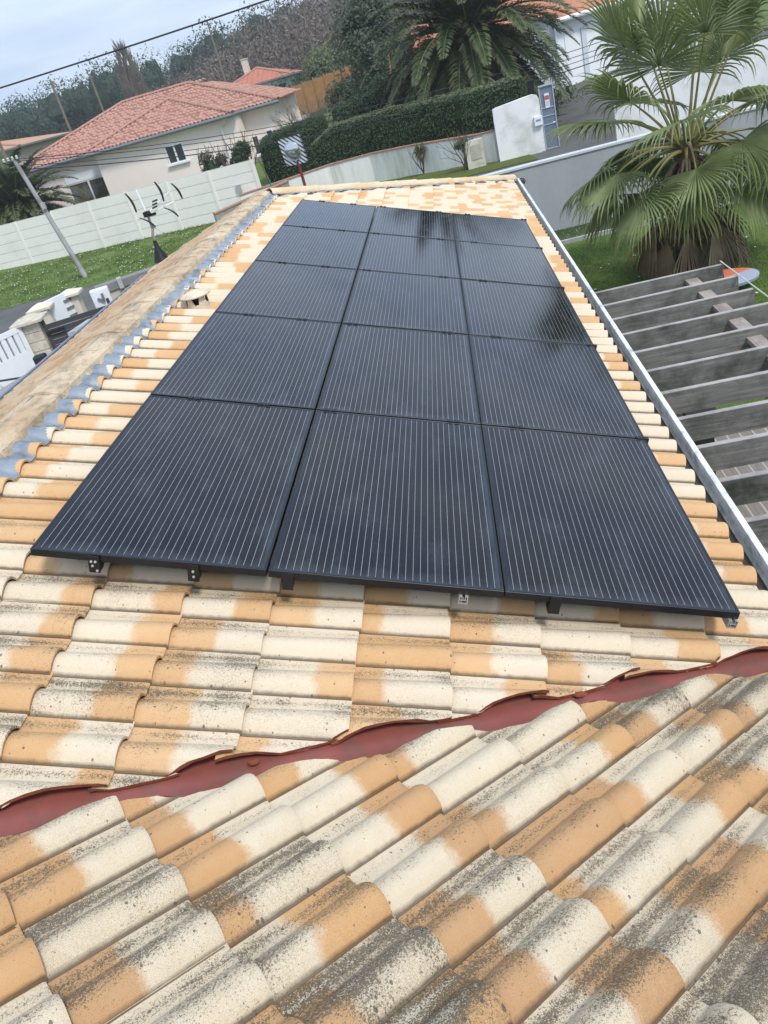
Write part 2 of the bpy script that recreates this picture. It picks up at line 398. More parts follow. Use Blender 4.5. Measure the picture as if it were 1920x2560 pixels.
# eaves gutter on the right (half round, pale aluminium) with outer bead and brackets
M['alu'] = plain('gutter_pale_metal', (.86, .89, .90), .45, .5, .0, var=.06, sc_=3, dirt=(.42, .45, .44), dsc=7)
M['gut_in'] = plain('gutter_inside', (.74, .74, .68), .7, .3, 0, var=.3, sc_=5, dirt=(.34, .33, .28), dsc=6)
gx, gz_ = 3.155, -1.285; M['soffit0'] = plain('bracket_grey', (.22, .22, .22), .6)
b = MB(); G = []
ys = np.linspace(.0, 13.45, 40)
arc = [(gx-.06, gz_+.015)]+[(gx+.066*math.cos(q), gz_+.066*math.sin(q)) for q in np.linspace(math.pi, 2*math.pi, 10)]+[(gx+.066, gz_+.045), (gx+.070, gz_+.062), (gx+.082, gz_+.068), (gx+.100, gz_+.066), (gx+.108, gz_+.052), (gx+.100, gz_+.038), (gx+.076, gz_+.034)]
for y in ys: G.append([(x, y, z) for x, z in arc])
b.grid(G)
gut = b.build('eaves_gutter', M['alu'], house, smooth=True)
b = MB(); G = []
for y in ys: G.append([(gx+.058*math.cos(q), y, gz_+.058*math.sin(q)) for q in np.linspace(math.pi, 2*math.pi, 10)])
b.grid(G); b.build('gutter_lining', M['gut_in'], house, smooth=True)
for y in np.arange(.55, 13.2, .93):
    b = MB(); b.box((gx+.076, y, gz_-.01), (.004, .022, .09)); b.build('gutter_bracket', M['soffit0'], house)
# walls and soffit
M['render_cream'] = plain('render_cream', (.62, .55, .45), .9, .2, var=.08, sc_=3, bump=.004)
b = MB()
b.box((2.78, 6.3, -2.36), (.22, 13.4, 1.86)); b.box((-2.0, 4.2, -1.95), (.2, 13.0, 2.7)); b.box((.4, 12.95, -2.36), (4.6, .2, 1.86))
b.build('wall', M['render_cream'], house)
b = MB(); b.box((3.04, 6.6, -1.40), (.03, 13.7, .16)); b.build('fascia', plain('fascia_wood', (.40, .36, .30), .8), house)

# ridge on the left: mortared round ridge tiles, and corrugated zinc flashing on the panel side
M['zinc'] = plain('zinc_flashing', (.25, .29, .33), .5, .5, .25, var=.16, sc_=4, dirt=(.12, .14, .16), dsc=9)
def ridge_run(p, q, wid, hgt, parent, n_t, mat, name='ridge_tile', seg=10, jit=.006):
    p = Vector(p); q = Vector(q); L = (q-p); t = L.normalized(); sd_ = t.cross(Vector((0, 0, 1))).normalized(); up = sd_.cross(t).normalized()
    b = MB(); step = L.length/n_t
    for i in range(n_t):
        a = i*step; G = []
        jx, jz = random.uniform(-jit, jit), random.uniform(-jit, jit)
        for s_, kk in ((-.035, 1.05), (.0, 1.05), (.03, 1.0), (step*.5, .985), (step, .95)):
            row = []
            for j in range(seg+1):
                q_ = math.pi*j/seg
                row.append(p+t*(a+s_)+sd_*(math.cos(q_)*wid/2*kk+jx)+up*(math.sin(q_)*hgt*kk+jz+.012*(kk-1)))
            G.append(row)
        b.grid(G)
        G2 = [[v-up*.0 for v in G[0]], [p+t*(a-.035)+sd_*(math.cos(math.pi*j/seg)*(wid/2-.015))+up*(math.sin(math.pi*j/seg)*(hgt-.012)+jz) for j in range(seg+1)]]
        b.grid(G2)
    return b.build(name, mat, parent, smooth=True)
def ridge_material(nm, c1_, c2_, c3_, amt):
    t = NT(nm); p = t.pos()
    q = t.scale(p, (1, .35, 1))
    c = t.mix(t.rng(t.noise(q, 3.5, 4, .6), .38, .62), c1_, c2_)
    gr = t.rng(t.noise(t.scale(p, (1.0, .5, 1)), 9, 8, .75), .62-amt, .74-amt*.6)
    c = t.mix(t.math('MULTIPLY', gr, .75), c, c3_)
    sp = t.rng(t.noise(p, 130, 4, .8), .54, .64); c = t.mix(t.math('MULTIPLY', sp, .35), c, c3_)
    h = t.math('ADD', t.noise(p, 16, 6, .7), t.math('MULTIPLY', t.noise(p, 60, 3, .6), .4)); t.bump(h, .02, .7)
    return t.fin(c, .92, .12)
M['ridge'] = ridge_material('ridge_mortar_tile', (.66, .55, .40), (.52, .38, .24), (.20, .165, .125), .15)
M['ridge_clean'] = ridge_material('ridge_cream_tile', (.72, .60, .42), (.66, .48, .28), (.32, .26, .2), -.02)
ridge_run((-.80, -1.4, .030), (-.80, 9.72, .030), .33, .082, house, 27, M['ridge'])
# mortar bed with an uneven edge under the ridge tiles
b = MB(); G = []
for y in np.linspace(-1.4, 9.7, 190):
    row = []
    for k, (dx, dz) in enumerate(((-.24, -.05), (-.20, .0), (-.15, .03), (0, .06), (.11, .058), (.155, .044), (.17, .0))):
        n_ = mn.noise(Vector((y*3.1, k*5.3, 0)))*.028
        row.append((-.80+dx+(n_ if k in (1, 4) else n_*.35), y, .030+dz+n_*.3))
    G.append(row)
b.grid(G); b.build('ridge_mortar', M['ridge'], house, smooth=True)
b = MB(); G = []
for y in np.arange(-1.4, 9.78, .0115):
    ph = ((y+.73) % PW)/PW; hmp = float(prof(ph*.207))
    row = []
    for k, u in enumerate((-.86, -.78, -.70, -.64, -.60, -.545)):
        f = (0, .08, .25, .55, .9, 1)[k]; wv = mn.noise(Vector((y*5, u*9, 2)))*.006+.010*(1-f)*mn.noise(Vector((y*2.2, 4, 2)))
        x = u*CS
        q = Vector(onA(x, y, .022+.014*(u+.635 < 0)*0+hmp*f*.95+(1-f)*.035+wv)); row.append(q)
    G.append(row)
b.grid(G); b.build('ridge_flashing', M['zinc'], house, smooth=True)
# far hip: ridge tiles bedded along the 45 degree line with a strip of flashing
HE = Vector(onA(3.12, 9.72+3.74, 0)); HS = Vector(onA(-.66, 9.68, 0))
ridge_run(HE+Vector((0, 0, .045)), HS+Vector((0, 0, .045)), .19, .085, house, 13, M['ridge_clean'], 'hip_tile')
b = MB(); G = []
for s_ in np.linspace(0, 1, 90):
    p = HS.lerp(HE, s_); o_ = Vector((HN[0], HN[1], 0))
    wv = .012*math.sin(s_*110)
    G.append([p-o_*.16+Vector((0, 0, .058-.30*.16*.7+wv)), p-o_*.08+Vector((0, 0, .055)), p+Vector((0, 0, .07))])
b.grid(G); b.build('hip_flashing', M['zinc'], house, smooth=True)
# blue gutter of the left slope
M['blue_metal'] = plain('gutter_blue_grey', (.20, .25, .33), .45, .5, .2, var=.1, sc_=3)
def gl(y, dx=0): 
    x = GA[0]+(y-GA[1])*(GB[0]-GA[0])/(GB[1]-GA[1])-.03; return Vector((x+dx, y, RID[2]-.045-(RID[0]-x)*SN/CS+.035))
b = MB(); G = []
for y in np.linspace(-1.5, 9.0, 24): p = gl(y); G.append([p+Vector((-.05+.05*math.cos(q), 0, -.03+.05*math.sin(q))) for q in np.linspace(math.pi, 2*math.pi, 8)])
b.grid(G)
b.tube([gl(-1.5, -.10), gl(9.0, -.10)], .015, 8)
b.build('side_gutter', M['blue_metal'], house, smooth=True)

# ------------------------------------------------------------------ solar panels
def frameA(u, y, h): return Vector((u*CS+h*SN, y, -u*SN+h*CS))
def bxA(b, u0, u1, y0, y1, h0, h1):
    P = [frameA(*q) for q in ((u0, y0, h0), (u1, y0, h0), (u1, y1, h0), (u0, y1, h0), (u0, y0, h1), (u1, y0, h1), (u1, y1, h1), (u0, y1, h1))]
    n_ = len(b.v); b.v += [tuple(p) for p in P]
    for f in ((0,3,2,1),(4,5,6,7),(0,1,5,4),(1,2,6,5),(2,3,7,6),(3,0,4,7)): b.f.append(tuple(n_+i for i in f)); b.mi.append(b.cm)
def panel_material():
    t = NT('solar_glass'); uv = t.sep(t.attr('puv')); x, y = uv[0], uv[1]
    N = 30.0
    fx = t.math('ABSOLUTE', t.math('SUBTRACT', t.math('FRACT', t.math('MULTIPLY', t.math('SUBTRACT', x, .022), N/.966)), .5))
    line = t.rng(fx, .022, .040, 1, 0)
    iny = t.math('MULTIPLY', t.math('GREATER_THAN', y, .022), t.math('LESS_THAN', y, 1.668))
    inx = t.math('MULTIPLY', t.math('GREATER_THAN', x, .024), t.math('LESS_THAN', x, .986))
    cell = t.math('MULTIPLY', iny, inx)
    gy = t.math('ABSOLUTE', t.math('SUBTRACT', t.math('FRACT', t.math('MULTIPLY', t.math('SUBTRACT', y, .022), 10/1.646)), .5))
    gap = t.rng(gy, .488, .494, 0, 1)
    seg = t.math('ABSOLUTE', t.math('SUBTRACT', t.math('FRACT', t.math('MULTIPLY', y, 20.0)), .5))
    dash = t.rng(seg, .40, .47, 1, .72)
    p = t.attr('pgl')
    n_ = t.noise(p, 1.3, 3)
    cc = t.mix(t.rng(n_, .35, .65), (.005, .006, .010), (.011, .0095, .011))
    c = t.mix(t.math('MULTIPLY', gap, cell), cc, (.006, .007, .010))
    c = t.mix(t.math('MULTIPLY', t.math('MULTIPLY', line, cell), dash), c, (.28, .30, .33))
    c = t.mix(cell, (.012, .016, .026), c)
    # dust: runs and drying marks, thicker along the lower and front frame edges
    dn = t.noise(t.scale(p, (1.0, .35, 1)), 7, 6, .7)
    ed = t.math('MAXIMUM', t.rng(y, .0, .10, .55, 0), t.rng(x, .93, 1.01, 0, .5))
    dust = t.math('MULTIPLY', t.rng(t.math('ADD', dn, t.math('MULTIPLY', ed, .5)), .5, .95), .16, clamp=True)
    c = t.mix(dust, c, (.25, .30, .36))
    sp = t.rng(t.noise(p, 150, 2, .6), .70, .76); c = t.mix(t.math('MULTIPLY', sp, t.math('ADD', .05, t.math('MULTIPLY', ed, .25))), c, (.30, .42, .55))
    ro = t.math('ADD', .085, t.math('MULTIPLY', dust, .8))
    t.fin(c, ro, .5); t.b.inputs['IOR'].default_value = 1.34
    return t.m
M['glass'] = panel_material()
M['frame'] = plain('black_anodised_frame', (.012, .014, .018), .38, .5, .3, var=.2, sc_=8)
M['black'] = plain('black_steel', (.010, .010, .012), .5, .4)
M['raw_alu'] = plain('raw_aluminium', (.62, .64, .66), .35, .5, .7, var=.1)
rows_w = ['nearest row', 'second nearest row', 'middle row', 'second farthest row', 'farthest row']
cols_w = ['column on the ridge side', 'centre column', 'column on the gutter side']
UE = [0.0, 1.0235, 2.0395, 3.052]
GRP = 'black solar panels in a three by five array'
for r in range(5):
    for c in range(3):
        u0 = UE[c]+.004; u1 = (UE[c+1]-(.006 if c == 0 else .001)); y0 = r*1.7078+.002; y1 = y0+1.690
        hz = random.uniform(-.0015, .0015)
        t = thing('solar_panel', 'black solar panel, %s, %s' % (rows_w[r], cols_w[c]), 'solar panel', frameA((u0+u1)/2, (y0+y1)/2, -.035), GRP)
        bpy.context.view_layer.update()
        b = MB(); fw = .013
        bxA(b, u0, u1, y0, y0+fw, -.036+hz, hz); bxA(b, u0, u1, y1-fw, y1, -.036+hz, hz)
        bxA(b, u0, u0+fw, y0+fw, y1-fw, -.036+hz, hz-.0002); bxA(b, u1-fw, u1, y0+fw, y1-fw, -.036+hz, hz-.0002)
        bxA(b, u0+fw, u1-fw, y0+fw, y1-fw, -.012+hz, -.009+hz)
        fo = b.build('frame', M['frame'], t)
        bv = fo.modifiers.new('bevel', 'BEVEL'); bv.width = .0012; bv.segments = 1; bv.limit_method = 'ANGLE'
        b = MB(); hg = hz-.0022; ug, vg, ye, yf = u0+fw, u1-fw, y0+fw, y1-fw
        G = [[frameA(ug+(vg-ug)*i/4, ye+(yf-ye)*j/6, hg) for i in range(5)] for j in range(7)]
        b.grid(G); g = b.build('glass', M['glass'], t)
        W = u1-u0
        a1 = g.data.attributes.new('puv', 'FLOAT_VECTOR', 'POINT'); a2 = g.data.attributes.new('pgl', 'FLOAT_VECTOR', 'POINT')
        k = 0
        for j in range(7):
            for i in range(5):
                uu = (ug-u0+(vg-ug)*i/4)*1.01/W; yy = ye-y0+(yf-ye)*j/6
                a1.data[k].vector = (uu, yy, 0); a2.data[k].vector = (uu+c*3.1, yy+r*5.7, 0); k += 1
# rails with clamps, roof hooks and end brackets
RU = [.278, .705, 1.112, 1.869, 2.262, 3.030]
ends = ['bolt2', 'bolt', 'plate', 'open', 'plate', 'open']
rl = ['leftmost mounting rail, black end bracket with silver bolts', 'second mounting rail from the left, black bracket with two bolts', 'third mounting rail, plain black bracket under the middle panel joint',
      'fourth mounting rail, bare aluminium profile end under the middle panel', 'fifth mounting rail, plain black bracket under the right panel', 'rightmost mounting rail, bare aluminium end at the panel corner']
for u, e, lb in zip(RU, ends, rl):
    t = thing('mounting_rail', lb, 'rail', frameA(u, .02, -.06), 'rails under the solar panels'); bpy.context.view_layer.update()
    b = MB()
    for (a, bb, h0, h1) in ((-.020, -.016, -.078, -.038), (.016, .020, -.078, -.038), (-.016, .016, -.078, -.074), (-.016, -.006, -.042, -.038), (.006, .016, -.042, -.038), (-.016, .016, -.060, -.057), (-.010, -.007, -.074, -.060), (.007, .010, -.057, -.046)):
        bxA(b, u+a, u+bb, -.012 if e == 'open' else .012, 8.56, h0, h1)
    b.build('rail', M['raw_alu'] if e == 'open' else M['black'], t)
    if e != 'open':
        b = MB(); bxA(b, u-.024, u+.024, -.010, -.006, -.088, .0 if e == 'plate' else -.002); bxA(b, u-.024, u-.020, -.006, .05, -.088, -.037); bxA(b, u+.018, u+.022, -.006, .04, -.085, -.037)
        br = b.build('end_bracket', M['black'], t)
        if 'bolt' in e:
            for (du, h) in (((-.010, -.030), (.008, -.030), (-.006, -.052), (.012, -.076)) if e == 'bolt2' else ((0, -.035), (.002, -.062))):
                b = MB(); Rm = Matrix.Rotation(rad(90), 3, 'X'); b.lathe([(0, .006), (.0045, .006), (.0062, .003), (.0062, 0)], frameA(u+du, -.010, h), 10, Rm); b.build('bolt', M['raw_alu'], t, smooth=True)
    for y in np.arange(.35, 8.6, 1.25):
        b = MB(); bxA(b, u-.012, u+.012, y-.02, y+.02, -.185, -.078); bxA(b, u-.03, u+.012, y-.03, y+.03, -.19, -.176); b.build('roof_hook', M['raw_alu'], t)
    for r in range(1, 6):
        y = r*1.7078-.007+(-.004 if r == 5 else 0); b = MB()
        bxA(b, u-.038, u-.008, y-.016, y+.016, -.036, .006); bxA(b, u+.008, u+.038, y-.016, y+.016, -.036, .006); bxA(b, u-.008, u+.008, y-.011, y+.011, -.036, .0015)
        b.build('clamp', M['black'], t)

# ------------------------------------------------------------------ roof vent cowl
t = thing('roof_vent', 'squat cream clay vent cowl with domed cap standing on the tiles left of the panels', 'roof vent', (-.33, 4.05, -.13)); bpy.context.view_layer.update()
M['vent'] = plain('vent_clay', (.66, .56, .42), .8, .25, var=.08, sc_=14, dirt=(.5, .42, .31), dsc=8)
Rv = Matrix.Rotation(0, 3, 'Y'); c0 = Vector((-.33, 4.06, -.145))
b = MB(); b.lathe([(.0, -.05), (.118, -.05), (.116, .0), (.100, .03), (.095, .07), (.099, .10)], c0, 32, Rv); b.build('base', M['vent'], t, smooth=True)
b = MB()
for k in range(5):
    a0 = 2*math.pi*k/5+.5
    G = [[c0+Vector((rr*math.cos(a0+q), rr*math.sin(a0+q), h)) for q in np.linspace(-.44*(1-.45*(h-.10)/.06), .44*(1-.45*(h-.10)/.06), 6)] for h, rr in ((.098, .099), (.13, .097), (.17, .092))]
    b.grid(G); G = [[c0+Vector((rr*math.cos(a0+q), rr*math.sin(a0+q), h)) for q in np.linspace(-.44*(1-.45*(h-.10)/.06), .44*(1-.45*(h-.10)/.06), 6)] for h, rr in ((.098, .087), (.13, .086), (.17, .082))]; b.grid(G)
b.build('fins', M['vent'], t, smooth=True)
b = MB(); b.lathe([(.0, .042), (.03, .041), (.08, .033), (.115, .018), (.134, .005), (.132, -.004), (.11, -.002), (.0, .0)], c0+Vector((0, 0, .168)), 36, Rv); b.build('cap', M['vent'], t, smooth=True)
b = MB(); b.lathe([(0, .165), (.07, .165), (.07, .06)], c0, 20); b.build('duct', plain('vent_dark', (.02, .018, .016), .9), t)

# ------------------------------------------------------------------ ground
def sm(x, a, b):
    t = min(1, max(0, (x-a)/(b-a))); return t*t*(3-2*t)
def H(x, y):
    z = -3.3
    z += .30*sm(y, 17.6, 19.5)                                   # street level beyond the own plot
    if x < 3: z += .0
    z += .22*sm(x, -1, 3)*sm(y, 22, 27)                          # towards the gate
    z += .35*sm(x, 4, 9)*sm(y, 27, 45)                           # driveway
    z += (1.0*(1-sm(x, -2, 4)))*sm(y, 33.5, 40)                  # gardens behind the fence lie higher
    z += (3.3+.045*(x+60))*sm(y, 60, 190)+(8+.05*(x+60))*sm(y, 170, 330)*.35
    return z
def drape(name, quad, nx, ny, dz, mat, kind='structure', parent=None, wob=0):
    A, B_, C_, D_ = [Vector((*p, 0)) for p in quad]; G = []
    for j in range(ny+1):
        row = []
        for i in range(nx+1):
            p = A.lerp(B_, i/nx).lerp(D_.lerp(C_, i/nx), j/ny)
            if wob and (j in (0, ny)): p.y += wob*mn.noise(Vector((p.x*.8, j, 1)))
            row.append((p.x, p.y, H(p.x, p.y)+dz))
        G.append(row)
    b = MB(); b.grid(G); o = b.build(name, mat, parent, smooth=True)
    if kind: o['kind'] = kind
    return o
def grass_material(nm, a, b_, c_, fl):
    t = NT(nm); p = t.pos()
    c = t.mix(t.rng(t.noise(p, .9, 5, .6), .35, .65), a, b_)
    c = t.mix(t.math('MULTIPLY', t.rng(t.noise(p, 26, 4, .7), .4, .7), .75), c, c_)
    vo = t.n('ShaderNodeTexVoronoi'); t.put(vo.inputs['Vector'], p); vo.inputs['Scale'].default_value = 13
    rc = t.sep(vo.outputs['Color'])
    f = t.math('MULTIPLY', t.math('GREATER_THAN', rc[0], t.math('SUBTRACT', 1.0, t.math('MULTIPLY', t.rng(t.noise(p, .45, 3), .42, .62), fl))), t.math('LESS_THAN', vo.outputs['Distance'], .19))
    c = t.mix(f, c, (.62, .60, .48))
    t.bump(t.math('ADD', t.noise(p, 18, 5, .7), t.math('MULTIPLY', t.noise(p, 70, 3), .4)), .06, .9)
    return t.fin(c, .9, .15)
M['grass'] = grass_material('grass', (.115, .185, .038), (.17, .235, .055), (.07, .12, .024), .0)
M['grass_fl'] = grass_material('grass_daisies', (.105, .18, .036), (.18, .23, .065), (.065, .115, .024), .85)
M['verge'] = grass_material('verge_grass', (.11, .15, .03), (.15, .16, .045), (.06, .09, .02), .0)
M['field'] = plain('field', (.11, .145, .045), .95, .1, var=.3, sc_=.3)
M['asphalt'] = plain('asphalt', (.115, .115, .11), .9, .25, var=.14, sc_=1.2, bump=.004, dirt=(.075, .075, .07), dsc=.6)
xs = np.concatenate([np.linspace(-420, -40, 26), np.linspace(-38, 26, 65), np.linspace(30, 420, 26)])
ysg = np.concatenate([np.linspace(-60, -4, 8), np.linspace(-3, 60, 64), np.linspace(64, 640, 48)])
b = MB(); b.grid([[(x, y, H(x, y)) for x in xs] for y in ysg]); gnd = b.build('ground', M['field'], smooth=True); gnd['kind'] = 'structure'
drape('lawn', [(3.0, -8.0), (30, -8.0), (24, 17.35), (3.3, 17.35)], 20, 12, .012, M['grass'])
drape('lawn', [(-40, 24.0), (-3.0, 24.4), (-3.0, 32.2), (-40, 38.4)], 40, 12, .02, M['grass_fl'], wob=.35)
drape('road', [(-40, 13.0), (-2.5, 15.5), (-2.5, 24.6), (-40, 24.2)], 40, 14, .012, M['asphalt'])
drape('road', [(-3.0, 17.7), (26, 17.7), (26, 26.6), (-3.0, 26.9)], 30, 10, .012, M['asphalt'])
drape('driveway', [(5.2, 26.0), (20, 26.0), (20, 48), (4.9, 48)], 14, 22, .016, M['asphalt'])
drape('verge', [(-5.0, 26.4), (4.9, 25.7), (4.7, 27.2), (-5.0, 32.2)], 22, 6, .03, M['verge'], wob=.2)
drape('garden', [(-12, 33.5), (4.0, 29.5), (8.2, 43), (-12, 43)], 20, 10, .02, M['grass'])
drape('garden', [(-16, 46), (-1.2, 46), (-1.8, 66), (-16, 66)], 20, 10, .03, M['verge'])
drape('courtyard', [(-12.5, 4), (-2.2, 4), (-2.2, 16.0), (-12.5, 15.0)], 10, 10, .01, plain('courtyard_concrete', (.34, .34, .33), .85, .2, var=.12, sc_=2, dirt=(.2, .2, .19), dsc=1.5))

# ------------------------------------------------------------------ leaf helpers
def leaf_cloud(b, pts, nrm, size, up=.0, jitter=1.0):
    for p, n_ in zip(pts, nrm):
        q = Vector(n_)+Vector(rng.normal(0, .55*jitter, 3)); q.normalize()
        t = q.cross(Vector(rng.normal(0, 1, 3)));
        if t.length < .01: continue
        t.normalize(); s_ = q.cross(t); L = size*(.6+.8*rng.random()); W = L*.42
        p = Vector(p)
        b.poly([p-t*L*.5, p+s_*W*.5, p+t*L*.5, p-s_*W*.5])
def ellipsoid_pts(c, r, n, inner=.55, bump=.25, seed=0):
    P, N = [], []
    for _ in range(n):
        v = rng.normal(0, 1, 3); v /= np.linalg.norm(v)
        k = 1+.55*bump*mn.noise(Vector((v[0]*2.3+seed, v[1]*2.3, v[2]*2.3)))*1.6
        rr = (inner+(1-inner)*rng.random()**.45)*k
        P.append((c[0]+v[0]*r[0]*rr, c[1]+v[1]*r[1]*rr, c[2]+v[2]*r[2]*rr)); N.append(v)
    return P, N
def blob(b, c, r, k=.8, seed=0, nu=12, nv=8):
    G = []
    for i in range(nv+1):
        th = math.pi*i/nv; row = []
        for j in range(nu):
            v = Vector((math.sin(th)*math.cos(2*math.pi*j/nu), math.sin(th)*math.sin(2*math.pi*j/nu), math.cos(th)))
            q = k*(1+.4*mn.noise(Vector((v.x*2.3+seed, v.y*2.3, v.z*2.3))))
            row.append((c[0]+v.x*r[0]*q, c[1]+v.y*r[1]*q, c[2]+v.z*r[2]*q))
        G.append(row)
    b.grid(G, closed=True)
def branches(b, p, d, L, r, depth, spread=.6, n=3, up=.12):
    p = Vector(p); d = Vector(d).normalized(); pts = [p]; k = 4; q = p.copy(); dd_ = d.copy()
    for i in range(k):
        dd_ = (dd_+Vector(rng.normal(0, .10, 3))+Vector((0, 0, up*.4))).normalized(); q = q+dd_*L/k; pts.append(q.copy())
    b.tube(pts, list(np.linspace(r, r*.6, k+1)), 5 if depth > 1 else 3, caps=False)
    if depth > 0:
        for i in range(n):
            ax = Vector(rng.normal(0, 1, 3)).cross(dd_).normalized()
            nd = (Matrix.Rotation(spread*(.5+rng.random()*.8), 3, ax) @ dd_+Vector((0, 0, up))).normalized()
            branches(b, pts[-1 if i < 2 else 2], nd, L*(.62+.25*rng.random()), r*.55, depth-1, spread, n, up)
M['bark'] = plain('bark', (.13, .10, .075), .95, .1, var=.3, sc_=12, bump=.01)
M['bark_grey'] = plain('bark_grey', (.19, .165, .135), .95, .1, var=.3, sc_=9)
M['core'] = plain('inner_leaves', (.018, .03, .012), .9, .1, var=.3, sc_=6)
M['leaf_dark'] = foliage('leaf_dark', (.030, .058, .022), (.048, .080, .032), (.075, .12, .05), .15)
M['leaf_hedge'] = foliage('leaf_hedge', (.038, .070, .028), (.060, .100, .038), (.11, .16, .07), .15)
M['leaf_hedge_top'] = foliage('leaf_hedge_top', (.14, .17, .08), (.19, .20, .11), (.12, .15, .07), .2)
M['leaf_olive'] = foliage('leaf_olive', (.07, .095, .06), (.10, .125, .08), (.13, .15, .10), .2)
M['leaf_light'] = foliage('leaf_light', (.14, .18, .065), (.17, .20, .085), (.11, .14, .06), .3)

# ------------------------------------------------------------------ hill and far woods
def wood(name, label_kind, xs_, ys_, n, hgt, mat, quads, size, seed, label, trunk=None, dark_core=True, shape=(1, 1), cond=None):
    b = MB(); rs = np.random.default_rng(seed)
    for i in range(n):
        x = rs.uniform(*xs_); y = rs.uniform(*ys_)
        if cond and not cond(x, y): continue
        z = H(x, y); h = hgt*rs.uniform(.75, 1.2); r = h*rs.uniform(.26, .36)*shape[0]
        c = (x, y, z+h*.62*shape[1]); R_ = (r, r, h*.42*shape[1])
        if dark_core: b.cm = 1; blob(b, c, R_, .52, i, 7, 5); b.cm = 0
        P, N = ellipsoid_pts(c, R_, quads, .6, .3, i); leaf_cloud(b, P, N, size, jitter=.7)
        if trunk: b.cm = 2; b.tube([(x, y, z), (x+rs.normal(0, .3), y, z+h*.6)], [.16, .08], 4, False); b.cm = 0
    o = b.build(name, [mat, M['core_far'], M['bark_grey']]); o['kind'] = 'stuff'; o['label'] = label
    return o
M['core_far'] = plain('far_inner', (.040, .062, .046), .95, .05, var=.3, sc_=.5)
M['pine_far'] = foliage('pine_far', (.038, .066, .046), (.055, .088, .058), (.07, .10, .062), .08, .8, .12)
M['bare_far'] = foliage('bare_far', (.16, .13, .11), (.20, .165, .14), (.11, .09, .075), .1, .9, .15)
f_az = lambda x, y: math.degrees(math.atan2(x-CAM.x, y-CAM.y))
wood('pine_wood', 'pine', (-150, 60), (120, 230), 620, 9.5, M['pine_far'], 330, .5, 1, 'dark green pine wood covering the hill behind the houses', trunk=True, cond=lambda x, y: -36 < f_az(x, y) < 8)
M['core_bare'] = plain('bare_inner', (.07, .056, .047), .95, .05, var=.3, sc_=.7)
def bare_wood():
    b = MB(); rs = np.random.default_rng(5)
    for i in range(210):
        y = rs.uniform(84, 135); az = rs.uniform(-18.5, 3)
        x = CAM.x+math.tan(rad(az))*(y-CAM.y); z = H(x, y); h = 9.5*rs.uniform(.7, 1.15)*(.55+.5*sm(az, -17, -7)); r = h*.30
        b.cm = 0; P, N = ellipsoid_pts((x, y, z+h*.52), (r, r, h*.46), 330, .2, .5, i)
        for p, n_ in zip(P, N):      # twigs
            q = Vector(n_)*.5+Vector((0, 0, .25))+Vector(rng.normal(0, .8, 3)); q.normalize(); sd_ = q.cross(Vector(rng.normal(0, 1, 3))).normalized()
            p = Vector(p); L = .28+.35*rng.random(); b.poly([p-sd_*.04, p+q*L*.5-sd_*.08, p+q*L, p+q*L*.5+sd_*.08])
        b.cm = 2; b.tube([(x, y, z), (x, y, z+h*.7)], [.14, .05], 4, False)
    o = b.build('bare_wood', [M['bare_far'], M['core_bare'], M['bark_grey']]); o['kind'] = 'stuff'; o['label'] = 'brown leafless winter wood in front of the pine hill'
bare_wood()

# ------------------------------------------------------------------ single trees and shrubs
def tree(name, label, cat, base, h, r, mat, n, size, trunk_r=.12, crown_z=.6, crown_h=.45, bumpy=.5, group=None, clumps=9, core='core'):
    t = thing(name, label, cat, base, group); bpy.context.view_layer.update(); base = Vector(base)
    b = MB(); b.tube([base, base+Vector((.05, 0, h*.3)), base+Vector((0, 0, h*.75))], [trunk_r, trunk_r*.8, trunk_r*.3], 7)
    for k in range(5):
        a = k*1.3+rng.random(); b.tube([base+Vector((0, 0, h*(.3+.06*k))), base+Vector((math.cos(a)*r*.55, math.sin(a)*r*.55, h*(.5+.07*k)))], [trunk_r*.45, trunk_r*.15], 5)
    b.build('trunk', M['bark'], t, smooth=True)
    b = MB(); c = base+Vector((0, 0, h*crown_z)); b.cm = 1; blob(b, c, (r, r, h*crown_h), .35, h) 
    cl = []
    for k in range(clumps):
        v = rng.normal(0, 1, 3); v /= np.linalg.norm(v); v[2] = v[2]*.8+.1
        cc_ = (c.x+v[0]*r*.62, c.y+v[1]*r*.62, c.z+v[2]*h*crown_h*.62); rr = r*(.38+.2*rng.random()); cl.append((cc_, rr)); blob(b, cc_, (rr, rr, rr), .5, k*3.)
    b.cm = 0
    P, N = ellipsoid_pts(c, (r, r, h*crown_h), n//3, .6, bumpy, h); leaf_cloud(b, P, N, size)
    for k, (cc_, rr) in enumerate(cl):
        P, N = ellipsoid_pts(cc_, (rr, rr, rr), (2*n)//(3*clumps), .75, bumpy, k); leaf_cloud(b, P, N, size)
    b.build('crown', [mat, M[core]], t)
    return t
tree('grey_green_tree', 'tall grey green evergreen tree with dense crown left of the feather palm', 'tree', (-.9, 47, H(-.9, 47)), 7.6, 2.0, M['leaf_olive'], 11000, .20, crown_z=.52, crown_h=.46, core='core')
tree('dark_evergreen', 'dark evergreen shrub tree behind the middle of the long hedge', 'tree', (-.6, 39.5, H(-.6, 39.5)), 2.9, 1.5, M['leaf_dark'], 4500, .15, crown_z=.5, crown_h=.45)
tree('willow_bush', 'pale yellow green rounded bush behind the brown fence', 'bush', (-6.4, 74, H(-6.4, 74)), 5.0, 2.6, M['leaf_light'], 5200, .24, crown_z=.55, crown_h=.42, core='core_far')
tree('willow_bush', 'second pale green bush right of the rounded one', 'bush', (-2.8, 78, H(-2.8, 78)), 5.0, 2.4, M['leaf_light'], 4600, .24, crown_z=.5, crown_h=.42, core='core_far')
tree('dark_shrub', 'dark round evergreen shrub beside the roof of the small far house', 'shrub', (-9.6, 70, H(-9.6, 70)), 4.0, 1.6, M['leaf_dark'], 3600, .2, crown_z=.55, crown_h=.42, core='core')
